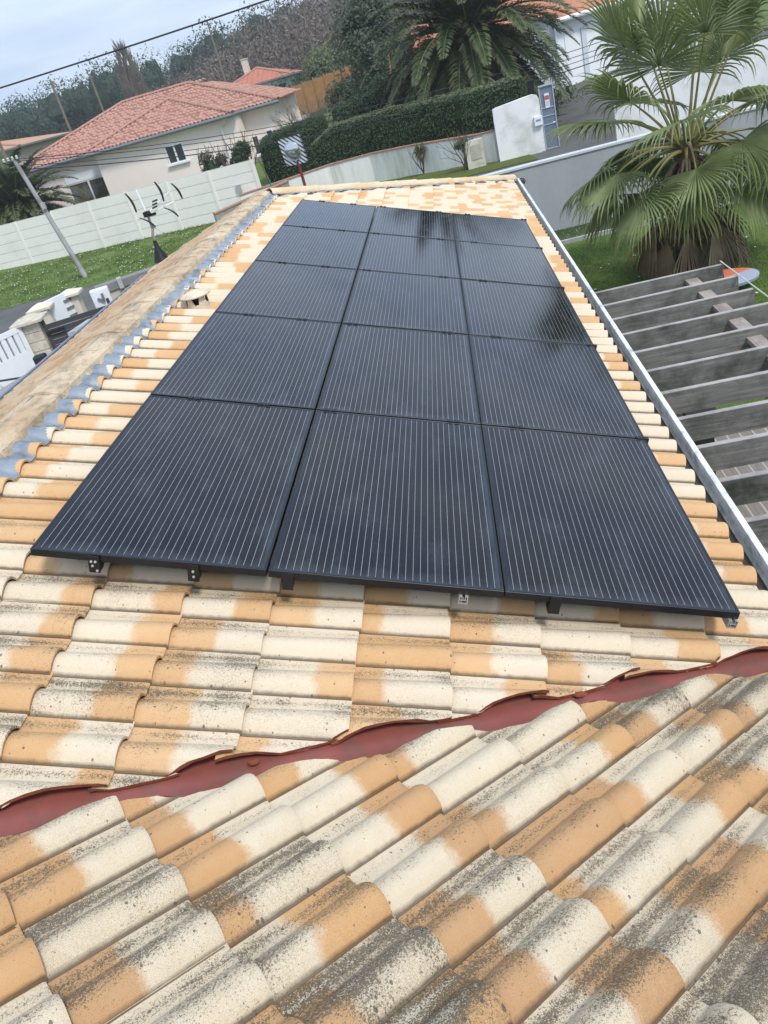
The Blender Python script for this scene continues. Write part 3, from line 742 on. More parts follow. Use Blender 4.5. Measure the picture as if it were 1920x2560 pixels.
tree('dark_shrub', 'flat dark shrub mass right of the far house behind the fence', 'shrub', (-4.0, 60, H(-4.0, 60)), 2.6, 1.8, M['leaf_dark'], 3000, .2, crown_z=.55, crown_h=.42, core='core')
def poplar():
    base = Vector((-27.5, 86, H(-27.5, 86))); t = thing('bare_poplar', 'tall narrow leafless poplar standing alone before the pine hill', 'tree', base); bpy.context.view_layer.update()
    b = MB(); b.tube([base, base+Vector((0, 0, 9))], [.28, .06], 6); b.build('trunk', M['bark_grey'], t)
    b = MB()
    for k in range(900):
        z = rng.uniform(1.2, 9.2); r = 1.15*math.sin(math.pi*min(1, (z+.8)/10.6))**.7*rng.random()**.5; a = rng.uniform(0, 6.28)
        p = base+Vector((r*math.cos(a), r*math.sin(a), z)); q = Vector((math.cos(a)*.25, math.sin(a)*.25, 1)).normalized(); s_ = q.cross(Vector(rng.normal(0, 1, 3))).normalized(); L = rng.uniform(.7, 1.5)
        b.poly([p-s_*.035, p+q*L*.5-s_*.05, p+q*L, p+q*L*.5+s_*.05])
    b.build('crown', M['bare_far'], t)
poplar()
def bare_tree(label, base, h, depth=5, r=.11, name='bare_tree'):
    base = Vector(base); t = thing(name, label, 'tree', base); bpy.context.view_layer.update()
    b = MB(); b.tube([base, base+Vector((.04, 0, h*.22))], [r*1.1, r], 7); b.build('trunk', M['bark_grey'], t, smooth=True)
    b = MB()
    for k in range(5):
        a = k*1.26+rng.random()*.6; branches(b, base+Vector((.03, 0, h*.2)), (math.cos(a)*.55, math.sin(a)*.4, .8), h*.26, r*.62, depth-1, .5, 3, .06)
    b.build('crown', M['bark_grey'], t, smooth=True)
bare_tree('leafless grey branched tree standing behind the traffic mirror and hedge', (-4.1, 36.8, H(-4.1, 36.8)), 3.6, 5, .10)

# hedges
def hedge(name, label, line, zb, zt, wid, n, size, top=True):
    """line: list of (x,y,zbottom,ztop)"""
    t = thing(name, label, 'hedge', (line[0][0], line[0][1], line[0][2])); bpy.context.view_layer.update()
    b = MB(); G = []; L = [Vector((p[0], p[1], 0)) for p in line]; seg = []
    K = 60
    cum = [0]
    for i in range(1, len(L)): cum.append(cum[-1]+(L[i]-L[i-1]).length)
    def at(s_):
        for i in range(1, len(L)):
            if s_ <= cum[i] or i == len(L)-1:
                f = (s_-cum[i-1])/(cum[i]-cum[i-1]); q = L[i-1].lerp(L[i], f); d_ = (L[i]-L[i-1]).normalized()
                return q, d_, line[i-1][2]*(1-f)+line[i][2]*f, line[i-1][3]*(1-f)+line[i][3]*f
    prof_ = [(-.5, 0), (-.54, .5), (-.47, .86), (-.30, .99), (0, 1.02), (.3, .99), (.47, .86), (.54, .5), (.5, 0)]
    def surf(s_, k, sh=0):
        q, d_, z0, z1 = at(s_); nrm = Vector((-d_.y, d_.x, 0))
        end = min(s_, cum[-1]-s_); e = min(1, .72+end*.5)
        i = min(len(prof_)-2, int(k)); f = k-i; a = prof_[i][0]*(1-f)+prof_[i+1][0]*f; hh_ = prof_[i][1]*(1-f)+prof_[i+1][1]*f
        nz_ = mn.noise(Vector((s_*1.1, k*1.2, 3)))*.07+mn.noise(Vector((s_*3.1, k*2.7, 9)))*.035
        a = a*e+(nz_+sh)*(1 if a > 0 else -1)*(0 if abs(a) < .2 else 1); hh_ = hh_*(.9+.1*e)+((nz_+sh)*.5 if hh_ > .8 else 0)
        return q+nrm*(-a*wid)+Vector((0, 0, z0+(z1-z0)*hh_)), (nrm*(-a*2)+Vector((0, 0, 1.4 if hh_ > .8 else .2))).normalized()
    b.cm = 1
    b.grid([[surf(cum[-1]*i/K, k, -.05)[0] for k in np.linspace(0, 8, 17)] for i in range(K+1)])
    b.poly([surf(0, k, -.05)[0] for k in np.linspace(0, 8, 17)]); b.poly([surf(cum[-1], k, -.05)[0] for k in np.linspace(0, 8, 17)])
    P, N = [[], [], []], [[], [], []]
    for _ in range(n):
        s_ = rng.uniform(0, cum[-1]); k = rng.uniform(0, 8)
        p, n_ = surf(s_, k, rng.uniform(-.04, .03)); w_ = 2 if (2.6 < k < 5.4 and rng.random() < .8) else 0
        P[w_].append(p); N[w_].append(n_)
    for s_ in (0, cum[-1]):
        q, d_, z0, z1 = at(s_)
        for _ in range(n//18):
            a = rng.uniform(-.5, .5); hh_ = rng.uniform(0, .97); nrm = Vector((-d_.y, d_.x, 0))
            P[0].append(q+nrm*a*wid*.75+Vector((0, 0, z0+(z1-z0)*hh_))+d_*(.03 if s_ else -.03)); N[0].append(d_*(1 if s_ else -1))
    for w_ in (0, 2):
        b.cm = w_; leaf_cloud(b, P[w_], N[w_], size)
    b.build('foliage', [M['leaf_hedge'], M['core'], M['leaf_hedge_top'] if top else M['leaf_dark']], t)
    return t
hedge('clipped_hedge', 'long clipped dark green hedge rising behind the low rendered wall', [(-3.35, 33.5, -2.6, -1.05), (-2.3, 33.3, -2.4, -.62), (-.5, 32.4, -2.15, -.52), (1.4, 30.9, -2.1, -.52), (3.0, 29.1, -2.05, -.45), (4.95, 28.3, -2.0, -.42)], 0, 0, 1.25, 17000, .085)
hedge('clipped_hedge', 'dark ivy covered hedge block left of the traffic mirror', [(-6.1, 36.4, -3.0, -.55), (-4.4, 35.9, -3.0, -.35), (-3.0, 36.2, -3.0, -.3)], 0, 0, 1.5, 7500, .085, top=False)
hedge('clipped_hedge', 'low dark hedge line between the garden and the brown lawn fence', [(-3.0, 39.5, -2.2, -.25), (-1.2, 40.0, -2.2, -.12), (1.2, 40.6, -2.2, -.15)], 0, 0, 1.2, 4500, .10, top=False)

# ------------------------------------------------------------------ walls and fences
def wall_run(name, label, pts, thick, mat, cat='wall', cope=None, cope_w=.06, cope_h=.05, parent=None):
    """pts: (x,y,zbot,ztop)"""
    t = thing(name, label, cat, pts[0][:3]); bpy.context.view_layer.update()
    b = MB(); rows = []
    n_ = len(pts); P = [Vector((p[0], p[1], 0)) for p in pts]; nr = []
    for i in range(n_):
        d_ = (P[min(i+1, n_-1)]-P[max(0, i-1)]).normalized(); nr.append(Vector((-d_.y, d_.x, 0)))
    def ring(i, w_, z0, z1):
        a = P[i]-nr[i]*w_/2; c = P[i]+nr[i]*w_/2
        return [(a.x, a.y, z0), (a.x, a.y, z1), (c.x, c.y, z1), (c.x, c.y, z0)]
    G = [ring(i, thick, pts[i][2]-.2, pts[i][3]) for i in range(n_)]; b.grid(G, closed=True); b.poly(G[0]); b.poly(G[-1][::-1]); b.build('wall', mat, t)
    if cope:
        b = MB(); G = [ring(i, thick+cope_w, pts[i][3]+.002, pts[i][3]+cope_h) for i in range(n_)]; b.grid(G, closed=True); b.poly(G[0]); b.poly(G[-1][::-1]); b.build('coping', cope, t)
    return t
M['stained'] = plain('stained_render', (.78, .78, .73), .95, .1, var=.14, sc_=1.5, dirt=(.52, .52, .44), dsc=1.6, streak=True, bump=.005)
M['white_render'] = plain('white_render', (.80, .80, .78), .9, .15, var=.05, sc_=1.2, bump=.004, dirt=(.55, .55, .51), dsc=1.0)
M['grey_render'] = plain('grey_render', (.36, .375, .40), .92, .15, var=.10, sc_=1.0, dirt=(.20, .205, .23), dsc=1.1, streak=True)
M['concrete'] = plain('concrete', (.42, .42, .40), .9, .2, var=.15, sc_=4, dirt=(.25, .25, .23), dsc=3)
M['roof_ridge'] = plain('roof_ridge_tile', (.40, .22, .17), .9, .15, var=.3, sc_=5)
M['terracotta'] = plain('terracotta_coping', (.38, .22, .16), .9, .15, var=.3, sc_=6)
wall_run('rendered_wall', 'low stained rendered wall with terracotta coping below the long hedge', [(-6.6, 31.3, -3.0, -2.13), (-4.9, 31.9, -3.0, -2.08), (-2.8, 32.3, -2.95, -1.98), (-1, 31.8, -2.9, -1.93), (.8, 30.3, -2.85, -1.88), (2.0, 28.9, -2.8, -1.85), (3.1, 27.7, -2.8, -1.83), (3.72, 27.25, -2.8, -1.80)], .2, M['stained'], cope=M['terracotta'])
# white wall by the gate: flat panel with a rounded raised end
t = thing('white_wall', 'smooth white garden wall with rounded top beside the blue grey gate', 'wall', (4.5, 27, -2.8)); bpy.context.view_layer.update()
b = MB(); pr = [(3.74, -3.0), (3.74, -1.48), (3.75, -1.12), (3.86, -1.08), (4.3, -1.04), (4.8, -.99), (5.1, -.97), (5.24, -1.02), (5.30, -1.14), (5.31, -3.0)]
b.extr([(x, 26.92, z) for x, z in pr], (0, .2, 0)); b.build('wall', M['white_render'], t)
t = thing('meter_cabinet_wall', 'short cream wall block with a service hatch in the grass verge', 'wall', (2.9, 27.2, -2.8)); bpy.context.view_layer.update()
b = MB(); b.box((2.95, 27.1, -2.36), (.62, .3, .98)); b.build('wall', plain('cream_block', (.60, .57, .48), .9, .1, var=.1, dirt=(.42, .40, .32)), t)
b = MB(); b.box((2.98, 26.94, -2.25), (.34, .02, .46)); b.build('hatch', plain('hatch', (.42, .40, .33), .8), t)
# grey boundary wall on the right with a pale coping
t = wall_run('boundary_wall', 'long grey blue boundary wall with dark stains beyond the far gutter', [(-.6, 17.5, -3.3, -1.70), (3.7, 17.5, -3.3, -1.68), (10, 17.5, -3.3, -1.68), (17.5, 17.5, -3.3, -1.66)], .2, M['grey_render'], cope=plain('pale_coping', (.55, .57, .58), .8, .2, var=.1))
drape('garden_bed', [(3.5, 16.15), (12.5, 16.1), (12.5, 17.35), (3.5, 17.35)], 14, 3, .05, grass_material('bed_plants', (.05, .09, .03), (.11, .13, .05), (.03, .045, .02), .6))
t = wall_run('garden_curb', 'narrow pale concrete curb edging the lawn below the grey wall', [(3.6, 16.05, -3.3, -3.2), (12.5, 16.05, -3.3, -3.2)], .09, M['concrete'], cat='curb')
wall_run('white_low_wall', 'white low wall crossing behind the fan palm on the right', [(7.2, 24.4, -3.1, -.84), (10.3, 24.1, -3.1, -.9), (14, 23.6, -3.1, -.92)], .2, M['white_render'])

M['joint'] = plain('joint_shade_grey', (.62, .61, .55), .9)  # fence joints: recess shade put into a greyer colour
# precast concrete fence along the street
M['precast'] = plain('precast_white', (.84, .81, .74), .85, .2, var=.05, sc_=.8, dirt=(.76, .73, .66), dsc=.8)
t = thing('precast_fence', 'white precast concrete panel fence along the grass verge across the street', 'fence', (-8.5, 32.2, -3.0)); bpy.context.view_layer.update()
F0, F1 = Vector((-5.75, 31.62, 0)), Vector((-36, 37.8, 0)); fd = (F1-F0).normalized(); fn_ = Vector((-fd.y, fd.x, 0)); fL = (F1-F0).length; Rf = rot(math.atan2(fd.y, fd.x))
step = 2.05; nb_ = int(fL/step)
for i in range(nb_):
    drop = .0 if i < 5 else (.0+.14*(i >= 5))
    mid = F0+fd*(i+.5)*step; zt = -1.0-drop*0
    zt = -.98 if i < 5 else -1.06
    b = MB()
    for k in range(5):
        z = zt-.2-k*.4
        b.box((mid.x, mid.y, z), (step-.02, .05, .368), Rf); b.cm = 1; b.box((mid.x, mid.y, z+.2), (step-.02, .030, .034), Rf); b.cm = 0
    b.build('panel', [M['precast'], M['joint']], t)
for i in range(nb_+1):
    p = F0+fd*i*step; zt = -.97 if i < 5 else -1.04
    b = MB(); b.box((p.x, p.y, (zt-3.1)/2), (.12, .12, zt+3.1), Rf); b.build('post', M['precast'], t)
b = MB(); p = F0+fd*5.0-fn_*(-.0); b.box((-5.75-.9, 31.72, -1.9), (.22, .06, .30), Rf); b.build('hatch', M['concrete'], t)
# retaining base line of the fence
t = wall_run('old_stone_wall', 'short weathered wall with terracotta tiles behind the hip of the roof', [(-7.1, 28.6, -3.0, -2.25), (-5.2, 29.6, -3.0, -2.05), (-4.3, 30.2, -3.0, -1.95)], .25, plain('old_block', (.30, .29, .27), .95, var=.3, sc_=5), cope=M['terracotta'])
t = thing('closed_parasol', 'thin pole with a bright green sleeve behind the fence end', 'pole', (-5.1, 30.9, -3)); bpy.context.view_layer.update()
b = MB(); b.tube([(-5.05, 30.9, -3.0), (-5.12, 30.9, -1.9)], .03, 8); b.build('sleeve', plain('green_sleeve', (.02, .30, .15), .5), t)
b = MB(); b.tube([(-5.12, 30.9, -1.9), (-5.30, 30.9, -.95)], [.045, .02], 8); b.build('pole', plain('pole_dark', (.10, .10, .09), .8), t)
# brown lawn fence far behind
t = thing('wooden_fence', 'orange brown wooden fence climbing the slope behind the pink house', 'fence', (-6, 62, H(-6, 62))); bpy.context.view_layer.update()
M['tan_wood'] = plain('tan_wood', (.34, .19, .085), .9, .1, var=.25, sc_=3)
for i in range(12):
    x0 = -10.6+i*.82; b = MB(); zz = .30 if i > 5 else .30; z0 = -1.2+.05*i
    b.box((x0+.4, 62, z0+.95), (.8, .05, 2.0)); b.build('panel', M['tan_wood'], t)
    b = MB(); b.box((x0, 61.96, z0+1.0), (.09, .09, 2.1)); b.build('post', M['tan_wood'], t)

# ------------------------------------------------------------------ houses
M['pink_wall'] = plain('pink_render', (.84, .73, .67), .92, .15, var=.04, sc_=.6)
M['white_wall'] = plain('white_wall', (.55, .59, .64), .92, .15, var=.04, sc_=.6)
M['white_bright'] = plain('white_bright', (.74, .78, .80), .9, .15, var=.03, sc_=.6)
M['pvc'] = plain('white_pvc', (.78, .80, .82), .4, .5, var=.02)
M['shutter'] = plain('shutter_white', (.66, .70, .76), .5, .4, var=.03)
M['pane'] = plain('window_glass', (.035, .042, .045), .08, .6, var=.3, sc_=2)
M['soffit'] = plain('gutter_slate', (.17, .185, .20), .6, .4, var=.1)
def window(parent, x, y, z, w_, h, mull=True, glass=None, box_=None):
    """facade facing -y at plane y"""
    f = MB(); d_ = .05; e = .07
    f.box((x, y-.03, z+h/2-e/2), (w_, d_, e)); f.box((x, y-.03, z-h/2+e/2), (w_, d_, e))
    f.box((x-w_/2+e/2, y-.03, z), (e, d_, h-2*e)); f.box((x+w_/2-e/2, y-.03, z), (e, d_, h-2*e))
    if mull: f.box((x, y-.032, z), (e*1.3, d_, h-2*e))
    if box_: f.box((x, y-.04, z+h/2+box_/2), (w_+.04, .08, box_))
    o = f.build('window', M['pvc'], parent)
    g = MB(); g.box((x, y-.012, z), (w_-2*e+.01, .02, h-2*e+.01)); g.build('pane', glass or M['pane'], o)
    s_ = MB(); s_.box((x, y-.08, z-h/2-.04), (w_+.2, .16, .06)); s_.build('sill', M['pvc'], o)
    return o
# pink house
ph = thing('pink_house', 'pale pink bungalow with red tiled hip roofs behind the white fence', 'house', (-13, 45, -2.2)); bpy.context.view_layer.update()
b = MB(); zb, ze = -3.0, .66
b.box((-12.35, 46.5, (zb+ze)/2), (8.0, 8.4, ze-zb))                       # front wing: x -16.35..-8.35, front y 42.3
b.box((-19.1, 48.2, (zb+ze)/2-.001), (5.5, 8.6, ze-zb-.002))            # left wing front 43.9
b.box((-7.45, 48.2, (zb+ze)/2-.001), (1.8, 8.4, ze-zb-.002)); b.build('wall', M['pink_wall'], ph)
sl = math.tan(S); eo = .45
RZ = ze+5.2*sl
def roof_face(az, ex, ey, zc, iu, jv, cuts, nm='roof'):
    """az downslope; the eave nose line passes (ex,ey,zc)"""
    d_, c_, n_ = basis(az); p = np.array([ex, ey, zc]); return tile_field(nm, M['tile_pink'], az, float(n_@p), float(p@d_), iu, float(p@c_), jv, cuts=cuts, parent=ph, lod=2, dens=lambda q: 0, pw=.22, pl=.40)
fx0, fx1, fy = -16.85, -8.3, 41.9
pk = 5.35                                                                  # run of the front hip
# front hip face, cut by two diagonals
hx = (fx0+fx1)/2
q2 = 1/math.sqrt(2)
run = (fx1-fx0)/2+.25
roof_face(rad(180), fx0, fy, ze, (-13, 1), (0, 40), [((fx0, fy, 0), (-q2, q2, 0)), ((fx1, fy, 0), (q2, q2, 0))])
# left flank of the wing and main front slope
roof_face(rad(270), fx0, fy, ze, (-13, 1), (-50, 1), [((fx0, fy, 0), (q2, -q2, 0)), ((hx-.0, 0, 0), (1, 0, 0)), ((fx0, 43.5, 0), (-q2, q2, 0))])
roof_face(rad(180), -22.2, 43.5, ze, (-16, 1), (0, 60), [((-22.2, 43.5, 0), (-q2, q2, 0)), ((fx0, 43.5, 0), (q2, -q2, 0)), ((0, 49.4, 0), (0, 1, 0))])
roof_face(rad(90), fx1, fy, ze, (-13, 1), (-1, 50), [((fx1, fy, 0), (-q2, -q2, 0)), ((hx, 0, 0), (-1, 0, 0)), ((fx1, 43.5, 0), (q2, q2, 0))])
roof_face(rad(180), fx1-5, 43.5, ze, (-14, 1), (0, 40), [((fx1, 43.5, 0), (-q2, -q2, 0)), ((-6.1, 43.5, 0), (q2, q2, 0)), ((0, 49.4, 0), (0, 1, 0))])
roof_face(rad(90), -6.1, 43.5, ze, (-13, 1), (0, 40), [((-6.1, 43.5, 0), (-q2, -q2, 0))])
roof_face(rad(270), -22.2, 43.5, ze, (-14, 1), (-45, 0), [((-22.2, 43.5, 0), (q2, -q2, 0))])
for (p, q) in (((fx0, fy, ze+.04), (hx, fy+(fx1-fx0)/2, ze+.04+(fx1-fx0)/2*sl)), ((fx1, fy, ze+.04), (hx, fy+(fx1-fx0)/2, ze+.04+(fx1-fx0)/2*sl)), ((-22.2, 43.5, ze+.04), (-16.3, 49.4, ze+.04+5.9*sl)), ((-16.3, 49.4, ze+.04+5.9*sl), (-12.0, 49.4, ze+.04+5.9*sl)), ((-6.1, 43.5, ze+.04), (-12.0, 49.4, ze+.04+5.9*sl))):
    ridge_run(p, q, .24, .09, ph, 14, M['roof_ridge'], 'ridge_tile', 6)
b = MB()
for (x0, y0, x1, y1) in ((fx0, fy, fx1, fy), (-22.2, 43.5, fx0, 43.5), (fx1, 43.5, -6.1, 43.5), (fx1, fy, fx1, 43.5)):
    b.tube([(x0, y0-.05, ze-.09), (x1, y1-.05, ze-.09)], .09, 8)
b.build('gutter', M['soffit'], ph, smooth=True)
b = MB()
b.box((hx, fy+.25, ze-.10), (fx1-fx0-.1, .42, .03)); b.box((-18.7, 43.75, ze-.10), (3.7, .42, .03)); b.box((-7.2, 43.75, ze-.10), (2.1, .5, .03)); b.build('soffit', M['pink_wall'], ph)
window(ph, -12.0, 42.3, -.46, 1.04, .92)
M['curtain'] = plain('curtained_glass', (.10, .075, .055), .25, .5, var=.5, sc_=3, dirt=(.16, .20, .18), dsc=1.2)
window(ph, -17.9, 43.9, -1.35, 2.5, 1.5, True, M['curtain'], .45)
window(ph, -8.0, 44.0, -1.2, .42, 1.0, False); window(ph, -7.15, 44.0, -1.1, .42, 1.0, False)
for (x, y) in ((-9.2, 42.2), (-16.6, 43.8)):
    b = MB(); b.tube([(x+.35, y-.35, ze-.12), (x+.3, y-.15, ze-.35), (x, y-.03, ze-.45), (x, y-.03, -3.0)], .045, 8); b.build('downpipe', M['pvc'], ph, smooth=True)
# small house behind
def simple_house(name, label, x0, x1, y0, y1, zb, ze, mw, mr, extra=None, over=.4, pitch=.30, lodtile=True):
    t = thing(name, label, 'house', ((x0+x1)/2, (y0+y1)/2, zb)); bpy.context.view_layer.update()
    b = MB(); b.box(((x0+x1)/2, (y0+y1)/2, (zb+ze)/2), (x1-x0, y1-y0, ze-zb)); b.build('wall', mw, t)
    X0, X1, Y0, Y1 = x0-over, x1+over, y0-over, y1+over; r = min(X1-X0, Y1-Y0)/2; zr = ze+r*pitch
    if X1-X0 >= Y1-Y0: a = (X0+r, (Y0+Y1)/2, zr); c = (X1-r, (Y0+Y1)/2, zr)
    else: a = ((X0+X1)/2, Y0+r, zr); c = ((X0+X1)/2, Y1-r, zr)
    A_, B_, C_, D_ = (X0, Y0, ze), (X1, Y0, ze), (X1, Y1, ze), (X0, Y1, ze)
    b = MB()
    if X1-X0 >= Y1-Y0: fs = [[A_, B_, c, a], [B_, C_, c], [C_, D_, a, c], [D_, A_, a]]
    else: fs = [[A_, B_, a], [B_, C_, c, a], [C_, D_, c], [D_, A_, a, c]]
    for f in fs: b.poly(f)
    b.poly([A_, B_, C_, D_]); b.build('roof', mr, t)
    b = MB(); b.box(((X0+X1)/2, Y0-.04, ze-.06), (X1-X0, .1, .12)); b.box((X0-.04, (Y0+Y1)/2, ze-.06), (.1, Y1-Y0, .12)); b.box((X1+.04, (Y0+Y1)/2, ze-.06), (.1, Y1-Y0, .12)); b.build('gutter', M['soffit'] if mr is not M.get('roof_far2') else M['pvc'], t)
    for (p, q) in ((a, c), (A_, a), (B_, c if X1-X0 >= Y1-Y0 else a)):
        if (Vector(p)-Vector(q)).length > .3: ridge_run(p, q, .3, .08, t, 8, M['terracotta'], 'ridge_tile', 6)
    return t
def far_roof(nm, a, b_, rotz=0):
    t = NT(nm); p = t.pos()
    wv = t.n('ShaderNodeTexWave', wave_type='BANDS', bands_direction='X'); t.put(wv.inputs['Vector'], p); wv.inputs['Scale'].default_value = .72; wv.inputs['Distortion'].default_value = .6
    c = t.mix(t.rng(t.noise(p, 4, 4, .7), .35, .65), a, b_); t.bump(wv.outputs[1], .05, .8)
    return t.fin(c, .9, .15)
M['roof_far'] = far_roof('roof_far', (.48, .20, .13), (.36, .13, .09))
M['roof_far2'] = far_roof('roof_far_orange', (.50, .24, .14), (.40, .16, .10))
t = simple_house('small_house', 'small far house with red hip roof and cream chimney behind the pink one', -15.2, -9.4, 70, 76, -2.2, 1.75, M['white_bright'], M['roof_far'], pitch=.34)
b = MB(); b.box((-13.3, 73.4, 3.15), (.5, .5, 1.1)); b.box((-13.3, 73.4, 3.73), (.62, .62, .07)); b.build('chimney', plain('chimney_cream', (.62, .56, .48), .9), t)
t = simple_house('far_left_house', 'low house with salmon roof at the left edge behind the feather palm', -40, -29.0, 60, 70, -2.2, 2.1, plain('dim_wall', (.40, .36, .30), .9), far_roof('salmon_roof', (.50, .30, .20), (.44, .25, .17)), pitch=.16)
# white house
wh = thing('white_house', 'white rendered house with garage behind the feather palm and driveway', 'house', (7, 47, -2.5)); bpy.context.view_layer.update()
b = MB()
b.box((5.0, 47.0, -.95), (6.8, 6.4, 3.9)); b.build('wall', M['white_wall'], wh)
b = MB(); b.extr([(8.42, 43.8, -3.0), (12.4, 47.2, -3.0), (12.4, 51, -3.0), (8.42, 51, -3.0)], (0, 0, 3.62)); b.build('garage_wall', M['white_bright'], wh)
b = MB(); b.extr([(12.42, 46.2, -3.0), (16.0, 46.2, -3.0), (16.0, 52, -3.0), (12.42, 52, -3.0)], (0, 0, 6.2)); b.build('tower_wall', M['white_bright'], wh)
gd = Vector((3.98, 3.4, 0)).normalized(); gn = Vector((gd.y, -gd.x, 0)); gp = Vector((8.42, 43.8, 0))
Rg = rot(math.atan2(gd.y, gd.x))
b = MB(); p = gp+gd*1.0+gn*.02; b.box((p.x, p.y, -1.30), (.98, .05, 2.3), Rg); b.build('garage_door', M['pvc'], wh)
b = MB(); p = gp+gd*1.95+gn*.03; b.box((p.x, p.y, -1.25), (.36, .10, 2.5), Rg); b.build('pillar', M['white_wall'], wh)
b = MB(); b.poly([(1.3, 43.4, .98), (8.75, 43.4, .98), (8.75, 47.2, 2.2), (1.3, 47.2, 2.2)]); b.poly([(1.3, 51, .98), (8.75, 51, .98), (8.75, 47.2, 2.2), (1.3, 47.2, 2.2)]); b.build('roof', M['roof_far2'], wh)
b = MB()
e1, e2 = Vector((8.4, 43.2, .66)), Vector((12.9, 46.9, .66)); b.poly([e1, e2, e2+Vector((-1.5, 4, 1.5)), e1+Vector((-1.0, 4.0, 1.5))]); b.build('garage_roof', M['roof_far2'], wh)
b = MB(); b.tube([e1+gn*.05-Vector((0, 0, .05)), e2+gn*.05-Vector((0, 0, .05))], .11, 8); b.build('garage_gutter', M['pvc'], wh)
b = MB(); b.tube([(8.36, 43.7, .6), (8.36, 43.7, -2.6)], .05, 8); b.build('downpipe', M['pvc'], wh, smooth=True)

# ------------------------------------------------------------------ gate, letterbox, bin
t = thing('metal_gate', 'narrow blue grey metal gate with horizontal bars beside the white wall', 'gate', (5.55, 26.95, -2.8)); bpy.context.view_layer.update()
M['gate'] = plain('gate_blue_grey', (.17, .22, .28), .5, .4, .2, var=.08)
M['gate_edge'] = plain('gate_edge', (.40, .45, .50), .5, .4, var=.05)
b = MB(); b.box((5.56, 26.98, -1.77), (.42, .03, 1.94)); b.build('door_leaf', M['gate'], t)
b = MB(); b.box((5.56, 26.95, -.80), (.48, .07, .05)); b.box((5.34, 26.955, -1.77), (.03, .05, 1.96)); b.box((5.785, 26.955, -1.77), (.03, .05, 1.96))
for z in (-1.47, -1.72, -1.98, -2.74): b.box((5.56, 26.955, z), (.41, .03, .025))
b.build('gate_frame', M['gate_edge'], t)
b = MB(); b.tube([(5.73, 26.93, -1.95), (5.73, 26.88, -1.95), (5.66, 26.88, -1.95)], .012, 6); b.build('handle', M['raw_alu'], t)
t = thing('gate_sign', 'small white notice with a red patch fixed to the blue grey gate', 'sign', (5.56, 26.93, -1.25)); bpy.context.view_layer.update()
b = MB(); b.box((5.56, 26.935, -1.26), (.15, .012, .44)); b.build('plate', M['pvc'], t)
b = MB(); b.box((5.56, 26.926, -1.17), (.13, .006, .13)); b.build('red_patch', plain('sign_red', (.55, .10, .09), .6), t)
b = MB()
for k in range(4): b.box((5.56, 26.926, -1.29-.04*k), (.11, .005, .012))
b.build('print', plain('sign_print', (.35, .33, .32), .7), t)
t = thing('letterbox', 'small white letterbox with grey slot on the white wall end', 'letterbox', (5.2, 26.85, -1.8)); bpy.context.view_layer.update()
b = MB(); b.box((5.18, 26.86, -1.79), (.27, .12, .30)); o = b.build('box', M['pvc'], t); bv = o.modifiers.new('b', 'BEVEL'); bv.width = .02; bv.segments = 2
b = MB(); b.box((5.18, 26.797, -1.77), (.15, .006, .06)); b.build('slot', plain('slot_grey', (.25, .27, .30), .5), t)
t = thing('wheelie_bin', 'black wheelie bin with raised handle standing behind the white wall', 'bin', (5.22, 29, -1.5)); bpy.context.view_layer.update()
M['binm'] = plain('bin_plastic', (.012, .016, .018), .5, .4)
b = MB(); b.grid([[(5.06, 28.8, -1.9), (5.36, 28.8, -1.9), (5.36, 29.2, -1.9), (5.06, 29.2, -1.9)], [(5.03, 28.75, -.72), (5.40, 28.75, -.72), (5.40, 29.25, -.72), (5.03, 29.25, -.72)]], closed=True); b.build('body', M['binm'], t)
b = MB(); b.box((5.215, 29, -.69), (.42, .55, .05)); b.box((5.215, 29.24, -.71), (.3, .08, .06)); b.build('lid', M['binm'], t)
b = MB(); b.tube([(5.12, 29.2, -.68), (5.12, 29.24, -.55), (5.31, 29.24, -.55), (5.31, 29.2, -.68)], .018, 6); b.build('handle', M['binm'], t)
for x in (5.07, 5.35):
    b = MB(); b.lathe([(0, -.03), (.1, -.03), (.1, .03), (0, .03)], (x, 29.2, -1.9), 14, Matrix.Rotation(rad(90), 3, 'Y')); b.build('wheel', M['binm'], t)

# ------------------------------------------------------------------ traffic mirror
mc = Vector((-1.96, 20, -.22)); t = thing('traffic_mirror', 'round convex traffic mirror on black and white striped board and dark red post', 'traffic mirror', (mc.x, mc.y, -3.0)); bpy.context.view_layer.update()
fz = -rad(14); Rm = Matrix.Rotation(fz, 3, 'Z') @ Matrix.Rotation(rad(10), 3, 'X')
def mw(x, y, z): return mc+Rm @ Vector((x, y, z))
def rrect(w_, h, r, n=5):
    P = []
    for cx, cy, a0 in ((w_/2-r, h/2-r, 0), (-w_/2+r, h/2-r, 90), (-w_/2+r, -h/2+r, 180), (w_/2-r, -h/2+r, 270)):
        for k in range(n+1): a = rad(a0+90*k/n); P.append((cx+r*math.cos(a), cy+r*math.sin(a)))
    return P
t_ = NT('mirror_stripes'); p_ = t_.sep(t_.attr('st')); fr = t_.math('FRACT', t_.math('ADD', t_.math('MULTIPLY', t_.math('ADD', p_[0], p_[1]), 7.6), .28))
t_.fin(t_.mix(t_.math('GREATER_THAN', fr, .60), (.72, .76, .80), (.022, .024, .028)), .5, .4); M['stripes'] = t_.m
RP = rrect(.66, .72, .07)
b = MB(); b.extr([mw(x, 0, z) for x, z in RP], Rm @ Vector((0, .03, 0))); o = b.build('board', M['stripes'], t)
at_ = o.data.attributes.new('st', 'FLOAT_VECTOR', 'POINT')
for v in o.data.vertices:
    l = Rm.inverted() @ (v.co-mc) if True else v.co; at_.data[v.index].vector = (l.x, l.z, 0)
b = MB()
for k in range(len(RP)):
    a, c = RP[k], RP[(k+1) % len(RP)]
b.tube([mw(x, -.004, z) for x, z in RP+[RP[0]]], .008, 5); b.build('rim', M['black'], t)
